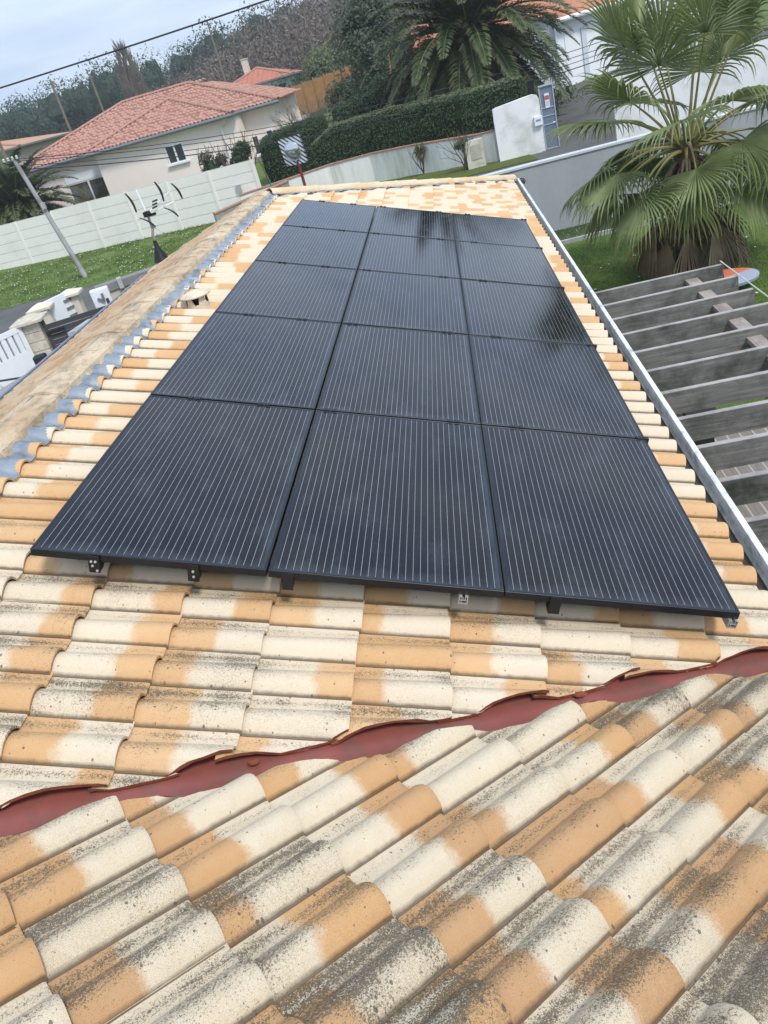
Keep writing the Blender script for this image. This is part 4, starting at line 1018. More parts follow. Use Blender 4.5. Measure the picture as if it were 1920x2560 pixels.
M['mirror'] = plain('mirror_steel', (.62, .66, .68), .06, .8, 1.0, var=.03)
b = MB(); G = []
for i in range(9):
    a = rad(38)*i/8; r = .235*math.sin(a)/math.sin(rad(38)); dpt = .09*(1-(1-math.cos(a))/(1-math.cos(rad(38))))
    G.append([mw(r*math.cos(q)*.96, -.02-dpt, r*math.sin(q)) for q in np.linspace(0, 2*math.pi, 28, endpoint=False)])
b.grid(G, closed=True); b.build('mirror_dome', M['mirror'], t, smooth=True)
b = MB(); b.tube([mw(.235*math.cos(q)*.96, -.02, .235*math.sin(q)) for q in np.linspace(0, 2*math.pi, 29)], .012, 6); b.build('mirror_rim', M['raw_alu'], t, smooth=True)
b = MB(); b.tube([(mc.x+.08, mc.y+.09, -3.2), (mc.x+.04, mc.y+.07, .05)], .04, 10); b.build('post', plain('post_dark_red', (.17, .022, .025), .5, .4), t, smooth=True)

# ------------------------------------------------------------------ utility pole and wires
t = thing('utility_pole', 'concrete utility pole with insulators at the left edge in the grass verge', 'utility pole', (-11.97, 26.5, -3.1)); bpy.context.view_layer.update()
M['pole'] = plain('pole_concrete', (.36, .36, .36), .85, .2, var=.15, sc_=4, dirt=(.16, .155, .15), dsc=.9)
pt = Vector((-12.72, 26.5, 1.36)); pb = Vector((-11.97, 26.5, -3.2))
b = MB(); b.tube([pb, pb.lerp(pt, .5), pt], [.10, .085, .07], 10); b.build('pole', M['pole'], t, smooth=True)
b = MB(); b.tube([pt+Vector((-.45, .1, -.03)), pt+Vector((.22, -.05, .0))], .035, 6); b.tube([pt+Vector((-.3, .05, -.22)), pt+Vector((.1, 0, -.2))], .02, 6); b.build('crossarm', plain('galv_dark', (.16, .17, .17), .6, .4, .4), t)
for k in range(4):
    b = MB(); b.lathe([(0, .12), (.035, .11), (.05, .07), (.03, .05), (.055, .03), (.055, 0), (.0, 0)], pt+Vector((-.42+.19*k, .08-.04*k, .0)), 10); b.build('insulator', plain('insulator', (.45, .47, .45), .3, .6), t, smooth=True)
b = MB(); b.box(pt.lerp(pb, .36)+Vector((.09, -.09, 0)), (.13, .12, .22)); b.build('junction_box', M['concrete'], t)
M['wire'] = plain('wire_black', (.03, .03, .034), .7)
def wire(label, P, Q, sag, r, seg=40):
    P, Q = Vector(P), Vector(Q)
    b = MB(); b.tube([P.lerp(Q, k/seg)-Vector((0, 0, sag*4*(k/seg)*(1-k/seg))) for k in range(seg+1)], r, 5, False)
    return tag(b.build('overhead_wire', M['wire']), label, 'cable', 'overhead wires')
wire('thick black overhead cable crossing the sky at the top left', (-22, 17, 3.0), (10, 15, 3.2), .35, .017)
for k, (z0, z1, lb) in enumerate(((1.38, .62, 'topmost thin wire from the utility pole towards the white house'), (1.30, .40, 'second thin wire from the utility pole over the pink facade'), (1.12, .28, 'third thin wire from the utility pole over the hedges'), (.98, .12, 'lowest thicker wire from the utility pole passing over the hedges'))):
    wire(lb, (-12.7+.1*k, 26.4, z0), (17, 33+k*.4, z1), 1.25+.06*k, .012 if k < 3 else .018)
# distant poles
for (az, d_, h, lb) in ((-23.0, 60, 7.0, 'far timber pole before the pine hill, left of the poplar'), (-12.9, 84, 9.2, 'tall far timber pole above the small house roof'), (-27.2, 52, 6.5, 'far timber pole at the left edge before the pine hill'), (-20.7, 75, 7.5, 'slanting far pole between the pole and the poplar')):
    x = CAM.x+math.sin(rad(az))*d_; y = CAM.y+math.cos(rad(az))*d_; z = H(x, y)
    t = thing('timber_pole', lb, 'pole', (x, y, z)); bpy.context.view_layer.update()
    b = MB(); b.tube([(x, y, z), (x, y, z+h)], [.11, .07], 8); b.build('pole', M['bark_grey'], t)
    b = MB(); b.box((x, y, z+h-.25), (.45, .1, .09)); b.build('crossarm', M['bark_grey'], t)

# ------------------------------------------------------------------ fan palm
def leafmat(nm, c1_, c2_, tip, r0, r1, rough=.45, tr=.34):
    t = NT(nm); a = t.sep(t.attr('lf')); p = t.pos()
    c = t.mix(t.rng(t.noise(p, 3.0, 3), .35, .65), c1_, c2_)
    c = t.mix(t.math('MULTIPLY', t.rng(t.math('ABSOLUTE', t.math('SUBTRACT', a[1], .5)), .32, .5, 0, 1), .55), c, (c1_[0]*.35, c1_[1]*.35, c1_[2]*.35))
    c = t.mix(t.math('MULTIPLY', t.rng(t.math('ADD', a[0], t.math('MULTIPLY', t.noise(p, 5, 2), .3)), r0, r1), a[2]), c, tip)
    t.fin(c, rough, .4)
    q = t.n('ShaderNodeBsdfTranslucent'); t.put(q.inputs[0], c); ms = t.n('ShaderNodeMixShader'); ms.inputs[0].default_value = tr
    t.t.links.new(t.b.outputs[0], ms.inputs[1]); t.t.links.new(q.outputs[0], ms.inputs[2]); t.t.links.new(ms.outputs[0], t.o.inputs[0]); return t.m
M['fan'] = leafmat('fan_leaf', (.15, .20, .07), (.25, .30, .12), (.38, .34, .15), .85, 1.25)
M['fan_dead'] = leafmat('fan_leaf_dead', (.23, .165, .105), (.33, .25, .17), (.12, .09, .065), .7, 1.2, .85, .08)
M['fan_stem'] = plain('fan_stem', (.20, .20, .07), .5, .4, var=.25, sc_=6, dirt=(.30, .22, .09), dsc=2)
M['fan_trunk'] = plain('fan_trunk', (.10, .065, .042), .95, .1, var=.5, sc_=14, bump=.02)
class LF:
    def __init__(s): s.v = []; s.f = []; s.a = []
    def strip(s, rows, at):
        b = len(s.v); k = len(rows[0])
        for r, a in zip(rows, at):
            for j, p in enumerate(r): s.v.append(tuple(p)); s.a.append((a[0], j/(k-1), a[1]))
        for i in range(len(rows)-1):
            for j in range(k-1): s.f.append((b+i*k+j, b+i*k+j+1, b+(i+1)*k+j+1, b+(i+1)*k+j))
    def build(s, name, mat, parent):
        me = bpy.data.meshes.new(name); me.from_pydata(s.v, [], s.f); me.materials.append(mat)
        a = me.attributes.new('lf', 'FLOAT_VECTOR', 'POINT'); a.data.foreach_set('vector', np.array(s.a, np.float32).ravel())
        return link(name, me, parent)
def fan_leaf(L, st, org, az, el, pet, R, droop, tip=.6, spread=108, nseg=34, sag=.35, roll=0.0, bend=0.0, dead=False):
    org = Vector(org); d = Vector((math.cos(el)*math.cos(az), math.cos(el)*math.sin(az), math.sin(el)))
    pts = [org]; p = org.copy(); dd_ = d.copy(); n = 8
    for i in range(n):
        dd_ = (dd_+Vector((0, 0, -sag/n*1.6*(.35+math.cos(el)**2)))).normalized(); p = p+dd_*pet/n; pts.append(p.copy())
    if st is not None: st.tube(pts, list(np.linspace(.030, .012, n+1)), 5, False)
    t = (dd_+Vector((0, 0, -bend))).normalized(); hub = p
    s_ = t.cross(Vector((0, 0, 1)));
    if s_.length < .1: s_ = Vector((-math.sin(az), math.cos(az), 0))
    s_.normalize(); s_ = Matrix.Rotation(roll, 3, t) @ s_; nn = s_.cross(t).normalized()
    if nn.z < 0 and not dead: nn = -nn
    sp = rad(spread); dphi = 2*sp/nseg
    NR = 9
    for k in range(nseg):
        ph = -sp+dphi*(k+.5)+rng.normal(0, .012)
        Rk = R*(.80+.20*math.cos(ph*.75))*(1+rng.normal(0, .03)); split = (.42 if not dead else .3)+.08*rng.random()
        dl = (t*math.cos(ph)+s_*math.sin(ph)+nn*.18*math.cos(ph)).normalized()
        q = hub.copy(); rows = []; at = []; dcur = dl.copy()
        wdir = (-t*math.sin(ph)+s_*math.cos(ph)).normalized()
        dr = droop*(1+rng.normal(0, .22)); brk = rng.random() < .55 and not dead
        for i in range(NR):
            f = i/(NR-1); r = f*Rk
            hw = r*math.tan(dphi/2)*1.02 if f <= split else split*Rk*math.tan(dphi/2)*(1-(f-split)/(1-split))**.8
            hw = max(hw, .0015)
            up = nn*hw*.75
            rows.append([q-wdir*hw-up*.5, q+up, q+wdir*hw-up*.5]); at.append((f, tip))
            if f > split-.08:
                g = dr*(f-split+.08)*(3.2 if brk and f > split+.1 else 1.3)
                dcur = (dcur+Vector((0, 0, -g))+Vector(rng.normal(0, .02, 3))).normalized()
            else: dcur = (dcur+Vector((0, 0, -.02*droop))).normalized()
            q = q+dcur*Rk/(NR-1)
            wdir = (wdir-dcur*wdir.dot(dcur)).normalized()
        L.strip(rows, at)
FC = Vector((5.98, 12.1, -1.14))
t = thing('fan_palm', 'large green fan palm with brown hanging dead fronds on the lawn beside the pergola', 'palm', (5.9, 12.1, -3.3)); bpy.context.view_layer.update()
b = MB(); G = []
for i in range(26):
    z = -3.35+i/25*2.25; G.append([(5.92+.06*i/25+(.19+.03*math.sin(i*2.1+j*1.9)+.02*rng.random())*math.cos(2*math.pi*j/16), 12.1+(.19+.03*math.sin(i*2.1+j*1.9)+.02*rng.random())*math.sin(2*math.pi*j/16), z) for j in range(16)])
b.grid(G, closed=True); b.build('trunk', M['fan_trunk'], t, smooth=True)
L = LF(); st = MB(); ci = math.pi
# (azimuth degrees from +x, elevation, petiole, radius, droop)
spec = []
for k in range(8): spec.append((k*45+12, 70+rng.uniform(-5, 9), 1.75+rng.uniform(-.15, .25), 1.12, .40))
for k in range(10): spec.append((k*36+33, 47+rng.uniform(-7, 7), 1.25+rng.uniform(-.1, .2), 1.08, .6))
for k in range(12): spec.append((k*30+20, 22+rng.uniform(-7, 7), 1.3+rng.uniform(-.15, .15), 1.10, .8))
for k in range(10): spec.append((k*36+3, 9+rng.uniform(-7, 7), 1.25+rng.uniform(-.15, .1), 1.05, .62))
for k in range(0): spec.append((k*72+30, -24+rng.uniform(-7, 7), 1.2+rng.uniform(-.1, .1), .95, .9))
for (a, e, pl_, R, dr) in spec:
    a = rad(a+rng.uniform(-6, 6))
    fan_leaf(L, st, FC+Vector((math.cos(a)*.12, math.sin(a)*.12, rng.uniform(-.1, .08))), a, rad(e), pl_, R*rng.uniform(.92, 1.06), dr, tip=rng.uniform(.2, .9), roll=rng.normal(0, .25), bend=.05 if e > 50 else .2, sag=.25 if e > 50 else .5)
L.build('green_fronds', M['fan'], t); st.build('frond_stems', M['fan_stem'], t, smooth=True)
L = LF(); st = MB()
for k in range(13):
    a = rad(k*27.7+rng.uniform(-8, 8)); e = rad(-40+rng.uniform(-12, 8))
    fan_leaf(L, st, FC+Vector((math.cos(a)*.15, math.sin(a)*.15, -.28)), a, e, 1.15+rng.uniform(-.15, .2), 1.12, .7, tip=rng.uniform(.2, .8), spread=46, nseg=22, sag=.9, roll=rng.normal(0, .5), bend=1.1, dead=True)
for a_, rr in ((196, 1.15), (205, .95), (330, 1.1), (345, 1.25), (262, .7), (285, .75), (240, .8)):
    a = rad(a_); fan_leaf(L, st, FC+Vector((math.cos(a)*.15, math.sin(a)*.15, -.2)), a, rad(-20), rr, 1.0, .7, tip=.6, spread=48, nseg=22, sag=1.2, roll=rng.normal(0, .4), bend=1.8, dead=True)
L.build('dead_fronds', M['fan_dead'], t); st.build('dead_stems', M['bark'], t, smooth=True)

# ------------------------------------------------------------------ feather palms
M['feather'] = leafmat('feather_leaf', (.045, .080, .030), (.075, .11, .042), (.17, .15, .055), .8, 1.2, .5, .15)
def feather_palm(label, base, hc, Rf, nf, nl=46, trunk=.3, elev=(-35, 75), sc_=1.0, lw=.016):
    base = Vector(base); t = thing('feather_palm', label, 'palm', base); bpy.context.view_layer.update()
    c = base+Vector((0, 0, hc)); b = MB(); G = []
    for i in range(14):
        f = i/13; r = trunk*(1+.25*(f > .8)*(f-.8)*5)*(1+.06*math.sin(i*3)); G.append([(base.x+r*math.cos(2*math.pi*j/12), base.y+r*math.sin(2*math.pi*j/12), base.z-.1+hc*f) for j in range(12)])
    b.grid(G, closed=True); b.build('trunk', M['fan_trunk'], t, smooth=True)
    L = LF(); st = MB()
    for k in range(nf):
        a = k*2.39996+rng.uniform(-.1, .1); f = (k+.5)/nf; e = rad(elev[1]+(elev[0]-elev[1])*f**.8+rng.uniform(-5, 5))
        d = Vector((math.cos(e)*math.cos(a), math.cos(e)*math.sin(a), math.sin(e))); n = 14; Rk = Rf*rng.uniform(.9, 1.08)*(.8+.2*math.cos(e))
        pts = [c.copy()]; dirs = [d.copy()]; p = c.copy()
        for i in range(n):
            d = (d+Vector((0, 0, -.055-.075*(i/n)))).normalized(); p = p+d*Rk/n; pts.append(p.copy()); dirs.append(d.copy())
        st.tube(pts, list(np.linspace(.035*sc_, .008*sc_, n+1)), 4, False)
        for j in range(nl):
            s_ = .12+.87*j/nl; x = s_*n; i = min(n-1, int(x)); q = pts[i].lerp(pts[i+1], x-i); dd_ = dirs[i]
            side = dd_.cross(Vector((0, 0, 1)));
            if side.length < .05: side = Vector((1, 0, 0))
            side.normalize(); up = side.cross(dd_).normalized(); ll = .52*sc_*(math.sin(math.pi*min(1, s_*.82+.16))**.6)*rng.uniform(.85, 1.1)
            for sg in (-1, 1):
                v = (side*sg*.75+dd_*.65+up*rng.uniform(.05, .45)).normalized(); v2 = (v+Vector((0, 0, -.55))).normalized(); w_ = v.cross(up).normalized()*lw*sc_
                m1 = q+v*ll*.5; m2 = m1+v2*ll*.5
                L.strip([[q-w_, q+w_], [m1-w_*1.1, m1+w_*1.1], [m2-w_*.15, m2+w_*.15]], [(s_*.6, .5), (.7, .6), (1.0, .9)])
    L.build('fronds', M['feather'], t); st.build('frond_ribs', M['fan_stem'], t); return t
feather_palm('big feather palm with arching fronds in front of the white house', (3.75, 35.5, H(3.75, 35.5)), 4.0, 5.3, 175, 62, .42, (-62, 78), 1.3, .026)
feather_palm('squat feather palm behind the white fence at the left edge of the photo', (-20.1, 39.4, H(-20.1, 39.4)), 1.05, 3.8, 80, 50, .42, (0, 82), 1.2, .026)
# shrubs below the big palm
def shrub(name, label, base, r, h, mat, n, size, stems=5, cat='shrub', group=None):
    base = Vector(base); t = thing(name, label, cat, base, group); bpy.context.view_layer.update()
    b = MB()
    for k in range(stems):
        a = k*6.28/stems+rng.random(); branches(b, base, (math.cos(a)*.35, math.sin(a)*.35, 1), h*.45, .045*h/2, 2, .45, 3, .1)
    b.build('stems', M['bark'], t, smooth=True)
    b = MB()
    for k in range(7):
        a = rng.uniform(0, 6.28); rr = r*rng.uniform(.3, .6); c = (base.x+math.cos(a)*r*.5, base.y+math.sin(a)*r*.5, base.z+h*rng.uniform(.5, .85)); P, N = ellipsoid_pts(c, (rr, rr, rr*.9), n//7, .2, .5, k); leaf_cloud(b, P, N, size)
    b.build('foliage', mat, t); return t
shrub('camellia_shrub', 'many stemmed dark shrub with small pale flowers under the big feather palm', (4.6, 36.2, H(4.6, 36.2)), 1.5, 3.6, M['leaf_dark'], 5200, .10, 6)
shrub('camellia_shrub', 'thin stemmed shrub left of the big palm trunk above the hedge', (2.3, 36.6, H(2.3, 36.6)), 1.1, 2.6, M['leaf_olive'], 1500, .10, 5)
shrub('spiky_shrub', 'dark spiky shrub above the white fence before the pink facade, left of the downpipe', (-8.0, 34.3, -2.6), .66, 2.35, M['leaf_dark'], 3000, .13, 5)
shrub('spiky_shrub', 'dark spiky shrub touching the right end of the white fence below the small windows', (-6.95, 34.6, -2.6), .64, 2.5, M['leaf_dark'], 3000, .13, 5)
shrub('climbing_plant', 'green climbing plant on the pink wall beside the curtained window', (-15.95, 43.6, -2.2), .28, 1.9, M['leaf_light'], 700, .10, 3)
shrub('tall_grass_clump', 'yellow green weed clump leaning on the low rendered wall', (1.0, 29.6, -2.85), .25, 1.1, M['leaf_light'], 260, .12, 6)
shrub('tall_grass_clump', 'yellow green tall weed clump in front of the cream wall block', (2.55, 27.1, -2.8), .28, 1.35, M['leaf_light'], 420, .12, 7)
def low_bushes(name, label, xr, yr, n, hh_, mat, seed, zf=None):
    b = MB(); rs = np.random.default_rng(seed)
    for i in range(n):
        x, y = rs.uniform(*xr), rs.uniform(*yr); z = H(x, y); r = rs.uniform(.25, .5)*hh_
        P, N = ellipsoid_pts((x, y, z+r*.6), (r*1.3, r*1.3, r), 90, .4, .5, i); leaf_cloud(b, P, N, .13)
    o = b.build(name, mat); o['kind'] = 'stuff'; o['label'] = label
low_bushes('ground_cover', 'low green planting between the hedge and the white house', (-1, 8), (37, 42.5), 60, 1.4, M['leaf_dark'], 3)
low_bushes('ground_cover', 'scrub below the pine hill left of the houses', (-40, -8), (66, 84), 70, 3.4, M['leaf_olive'], 4)

# ------------------------------------------------------------------ pergola and deck
def wood_mat(nm, c1_, c2_, c3_, axis):
    t = NT(nm); p = t.pos(); k = {'x': (.5, 9, 9), 'y': (9, .5, 9)}[axis]
    g = t.noise(t.scale(p, k), 4.5, 6, .7); s_ = t.rng(t.noise(p, 2.4, 5, .7), .45, .7)
    c = t.mix(t.rng(g, .35, .65), c1_, c2_); c = t.mix(s_, c, c3_)
    sep_ = t.sep(t.n('ShaderNodeNewGeometry').outputs['Normal'])
    t.bump(g, .006, .8); return t.fin(c, .9, .15)
M['beam'] = wood_mat('weathered_beam', (.135, .135, .12), (.25, .24, .22), (.055, .06, .05), 'x')
M['beam_top'] = wood_mat('weathered_top', (.34, .32, .30), (.46, .43, .41), (.22, .21, .20), 'x')
M['beam_y'] = wood_mat('weathered_block', (.30, .25, .21), (.40, .34, .30), (.16, .14, .13), 'y')
t = thing('pergola', 'weathered grey timber pergola of parallel rafters below the gutter on the right', 'pergola', (4.2, 3, -3.3)); bpy.context.view_layer.update()
yb = [6.46-.4995*i for i in range(17)]
for i, y in enumerate(yb):
    xe = 4.80+(.004 if i % 2 else 0); b = MB(); x0 = 2.92
    zz = -1.50+random.uniform(-.006, .006)
    b.grid([[(x0, y+s_, zz), (x0, y+s_, zz-.21)] for s_ in (-.024,)]+[]) if False else None
    b.box(((x0+xe)/2, y-.024, zz-.108), (xe-x0, .048, .205)); b.cm = 1; b.box(((x0+xe)/2, y-.024, zz-.003), (xe-x0-.004, .046, .005))
    o = b.build('rafter', [M['beam'], M['beam_top']], t)
    if i < 16:
        b = MB(); b.box((4.45, y-.048-.226, zz-.10), (.13, .449, .045)); b.build('spacer_block', M['beam_y'], t)
b = MB(); b.box((4.33, 2.5, -1.78), (.09, 8.2, .14)); b.build('carrier_beam', M['beam_y'], t)
for y in (6.35, 3.4, .4, -1.4): b = MB(); b.box((4.33, y, -2.57), (.11, .11, 1.44)); b.build('post', M['beam_y'], t)
tag(link('string_line', MB().build('tmp', M['black']).data), 'x') if False else None
b = MB(); b.tube([(4.80, 6.50, -1.485), (4.81, 2.0, -1.485), (4.81, -1.6, -1.485)], .007, 5); b.build('cord', plain('pale_cord', (.55, .60, .48), .7), t)
t_ = NT('deck_boards'); p_ = t_.pos(); s3 = t_.sep(p_)
fx = t_.math('FRACT', t_.math('MULTIPLY', s3[0], 1/.14)); gp_ = t_.math('LESS_THAN', t_.math('ABSOLUTE', t_.math('SUBTRACT', fx, .5)), .06)
c_ = t_.mix(t_.rng(t_.noise(t_.scale(p_, (9, .5, 9)), 4, 5, .7), .35, .65), (.19, .165, .14), (.27, .235, .205)); c_ = t_.mix(gp_, c_, (.42, .38, .32))
t_.fin(c_, .85, .2); M['deck'] = t_.m
b = MB(); b.box((5.6, 2.4, -3.30), (5.2, 6.6, .14)); o = b.build('deck', M['deck']); tag(o, 'grey brown timber deck of narrow boards below the pergola', 'deck')
t = thing('dark_cabinet', 'tall dark slatted cabinet standing on the deck under the pergola', 'cabinet', (4.1, 5.0, -3.2)); bpy.context.view_layer.update()
M['cab'] = plain('cabinet_dark', (.035, .034, .032), .7, .3)
b = MB(); b.box((3.83, 4.05, -2.62), (.22, .20, 1.16)); b.build('body', M['cab'], t)
b = MB(); b.box((3.83, 4.05, -2.02), (.27, .25, .04)); b.build('top', M['cab'], t)
t = thing('low_screen', 'low grey green screen wall under the pergola next to the house', 'screen', (3.4, 3.5, -3.2)); bpy.context.view_layer.update()
b = MB(); b.box((3.10, 3.0, -2.6), (.1, 7.0, 1.3)); b.build('panel', plain('screen_grey', (.20, .22, .20), .8, var=.2, dirt=(.12, .13, .12)), t)
b = MB(); b.box((3.10, 3.0, -1.93), (.14, 7.0, .04)); b.build('rail', M['beam'], t)
# oval board lying past the pergola
t = thing('oval_board', 'orange and grey oval board with black strap lying on the lawn past the pergola', 'board', (6.2, 10.6, -3.2)); bpy.context.view_layer.update()
Rb = Matrix.Rotation(rad(-8), 3, 'Z') @ Matrix.Rotation(rad(18), 3, 'X'); bc_ = Vector((6.12, 10.62, -3.12))
E_ = [(.50*math.cos(q)*(1 if math.cos(q) > 0 else 1.15), .235*math.sin(q)) for q in np.linspace(0, 2*math.pi, 40, endpoint=False)]
b = MB(); b.extr([bc_+Rb @ Vector((x, y, 0)) for x, y in E_], Rb @ Vector((0, 0, .05)))
tt = NT('board_paint'); bp = tt.sep(tt.attr('bd')); tt.fin(tt.mix(tt.rng(tt.math('SUBTRACT', bp[1], tt.math('MULTIPLY', bp[0], .35)), -.03, .03), (.36, .40, .50), (.60, .17, .08)), .35, .5)
o = b.build('board', tt.m, t); a_ = o.data.attributes.new('bd', 'FLOAT_VECTOR', 'POINT')
for v in o.data.vertices: l = Rb.inverted() @ (v.co-bc_); a_.data[v.index].vector = (l.x, l.y, 0)
b = MB(); b.grid([[bc_+Rb @ Vector((x, .2*math.cos(q)*1.0, .05+.10*math.sin(q))) for q in np.linspace(0, math.pi, 9)] for x in (-.20, -.05)]); b.build('strap', M['black'], t, smooth=True)
for k, (x, y) in enumerate(((7.9, 11.6), (8.1, 13.0), (6.9, 9.7), (8.6, 14.2))):
    b = MB(); b.lathe([(0, .05), (.03, .045), (.045, .02), (.03, 0), (0, 0)], (x, y, -3.26), 8); tag(b.build('white_flower', M['pvc']), ['single white flower on the lawn right of the pergola', 'white flower on the lawn right of the palm skirt', 'white flower on the lawn just past the oval board', 'white flower far right on the lawn near the palm'][k], 'flower')

# ------------------------------------------------------------------ tv antenna
t = thing('tv_antenna', 'white and black television antenna on a bent mast above the left roof edge', 'antenna', (-1.79, 7.5, -.14)); bpy.context.view_layer.update()
hub = Vector((-1.76, 7.5, .42)); M['mast'] = plain('mast_galv', (.40, .37, .33), .6, .5, .4, var=.15)
b = MB(); b.tube([(-1.80, 7.5, -.40), (-1.79, 7.5, .0), (-1.79, 7.5, .16), (-1.76, 7.5, .24), (-1.76, 7.5, .46)], .019, 8); b.build('mast', M['mast'], t, smooth=True)
b = MB(); b.lathe([(.0, .20), (.022, .20), (.03, .12), (.09, -.02), (.10, -.06), (0, -.06)], (-1.795, 7.5, -.10), 16); b.build('mast_boot', M['black'], t, smooth=True)
b = MB(); b.box(hub, (.07, .09, .06)); b.box(hub+Vector((.05, .02, -.02)), (.10, .06, .035)); b.build('hub', M['black'], t)
b = MB(); b.tube([hub, hub+Vector((-.03, .02, .30))], .011, 6); b.build('boom', M['pvc'], t)
b = MB(); b.tube([hub+Vector((.05, .0, .02)), hub+Vector((.34, .08, .17))], .009, 6); b.tube([hub+Vector((.05, .0, -.01)), hub+Vector((.36, .08, .05))], .009, 6); b.build('boom', M['pvc'], t)
b = MB(); b.tube([hub-Vector((0, 0, .15)), hub+Vector((.13, .0, -.26))], .006, 5); b.build('brace', M['mast'], t)
for (a0, a1) in (((-.17, 0, .29), (-.12, 0, .05)), ((.24, 0, .33), (.27, 0, .09)), ((.42, .05, .26), (.49, .05, .06)), ((-.10, -.02, -.02), (.055, -.02, -.17)), ((.24, 0, .02), (.38, 0, -.12))):
    a0, a1 = hub+Vector(a0), hub+Vector(a1); n_ = Vector((.5, 0, .25)); b = MB(); G = []
    for k in range(9):
        f = k/8; p = a0.lerp(a1, f)+Vector((.02, 0, .008))*math.sin(math.pi*f); w_ = .013*(.5+.5*math.sin(math.pi*f))
        G.append([p+Vector((-w_, -.015, 0)), p+Vector((0, -.02, .0)), p+Vector((w_, -.015, 0)), p+Vector((w_*.6, .012, 0)), p+Vector((-w_*.6, .012, 0))])
    b.grid(G, closed=True); b.poly(G[0]); b.poly(G[-1]); b.build('element', M['black'], t)
for k in range(3):
    b = MB(); b.tube([hub+Vector((.10+.015*k, -.02, .05+.035*k)), hub+Vector((.17+.015*k, -.02, .06+.035*k))], .010, 5); b.build('dipole', M['black'], t)
t.location = (-2.25, 8.72, -.326); t.scale = (1.12, 1.12, 1.12)
b = MB(); b.box((-2.25, 8.66, -.44), (.24, .20, .12), Matrix.Rotation(-.3, 3, 'Y')); b.box((-2.28, 8.62, -.37), (.30, .30, .02), Matrix.Rotation(-.3, 3, 'Y')); tag(b.build('lead_tile', M['vent']), 'cream tile collar below the antenna boot', 'roof tile')

# ------------------------------------------------------------------ street side of the plot (left)
M['stone'] = plain('cream_stone', (.56, .50, .40), .9, .15, var=.18, sc_=7, bump=.02, dirt=(.38, .34, .28), dsc=5)
M['stone_light'] = plain('cream_stone_light', (.66, .60, .48), .9, .15, var=.1, sc_=7, bump=.01)
def pillar(label, x, y, w_, zt, z0=-3.3, cap=.1, courses=0, mat='stone', rz=.2):
    t = thing('gate_pillar', label, 'pillar', (x, y, z0)); bpy.context.view_layer.update(); b = MB(); R_ = rot(rz)
    if courses:
        hcz = (zt-z0)/courses
        for k in range(courses):
            z = z0+hcz*(k+.5); b.box((x, y, z), (w_*(1 if k % 2 else .97), w_*(1 if k % 2 else .97), hcz-.012), R_); b.box((x, y, z+hcz/2-.006), (w_*.9, w_*.9, .014), R_)
    else: b.box((x, y, (zt+z0)/2), (w_, w_, zt-z0), R_)
    o = b.build('shaft', M[mat], t); bv = o.modifiers.new('b', 'BEVEL'); bv.width = .015; bv.segments = 2
    b = MB(); c = Vector((x, y, zt)); k_ = w_/2+cap
    B4 = [R_ @ Vector((sx*k_, sy*k_, 0)) for sx, sy in ((-1, -1), (1, -1), (1, 1), (-1, 1))]
    b.grid([[c+p+Vector((0, 0, .002)) for p in B4], [c+p+Vector((0, 0, .06)) for p in B4], [c+p*.12+Vector((0, 0, .16)) for p in B4]], closed=True); b.poly([c+p*.12+Vector((0, 0, .16)) for p in B4]); b.poly([c+p+Vector((0, 0, .002)) for p in B4]); b.build('cap', M['stone_light'] if mat != 'stone' or courses == 0 else M['stone'], t)
P1, P2, P3 = (-8.40, 17.7), (-8.80, 16.75), (-8.38, 15.25)
pillar('cream pillar with flat cap next to the dark boundary wall', P1[0], P1[1], .42, -2.0, mat='stone_light')
pillar('cream pillar between the white panel and the stone pillar', P2[0], P2[1], .42, -2.0, mat='stone_light')
pillar('rough stone pillar with pointed cap between the white and dark gates', P3[0], P3[1], .50, -1.95, courses=6, cap=.13, mat='stone')
t = thing('letterbox', 'white letterbox panel with grey slots between the two cream pillars', 'letterbox', (-8.5, 17.3, -3)); bpy.context.view_layer.update()
c = Vector(((P1[0]+P2[0])/2+.08, (P1[1]+P2[1])/2, -2.25)); Rq = rot(math.atan2(P1[1]-P2[1], P1[0]-P2[0]))
b = MB(); b.box(c, (.95, .12, .78), Rq); b.build('panel', M['pvc'], t)
for k in range(3): b = MB(); b.box(c+Rq @ Vector((.22, -.075, .20-.2*k)), (.26, .03, .06), Rq); b.build('slot', M['soffit'], t)
# boundary wall running from the pillar to the right behind the roof
M['coping_grey'] = plain('grey_coping', (.22, .22, .215), .85, .2, var=.12, sc_=3)
M['render_beige'] = plain('beige_render', (.56, .49, .38), .9, .15, var=.06, sc_=2, dirt=(.44, .38, .30), dsc=1.2)
wall_run('street_wall', 'beige rendered street wall with wide dark grey coping, curving behind the left roof edge', [(-7.85, 18.1, -3.3, -2.22), (-7.2, 18.45, -3.3, -2.22), (-6.3, 18.9, -3.3, -2.22), (-4.6, 19.2, -3.3, -2.24), (-2.0, 19.0, -3.3, -2.26)], .34, M['render_beige'], cope=M['coping_grey'], cope_w=.10, cope_h=.20)
for i, (x, y) in enumerate(((-7.2, 18.3), (-6.2, 18.75), (-5.0, 18.95))):
    b = MB(); b.box((x, y, -2.10), (.12, .30, .26), rot(.4)); tag(b.build('coping_joint', M['concrete']), ['pale joint block on the grey coping nearest the pillar', 'pale joint block in the middle of the grey coping', 'pale joint block on the grey coping nearest the antenna'][i], 'coping block')
t = thing('electric_box', 'white wall box with dark lever on the beige street wall', 'box', (-6.9, 17.6, -3.0)); bpy.context.view_layer.update()
b = MB(); b.box((-6.78, 16.0, -1.95), (.44, .2, .46), rot(.3)); o = b.build('box', M['pvc'], t); bv = o.modifiers.new('b', 'BEVEL'); bv.width = .03; bv.segments = 2
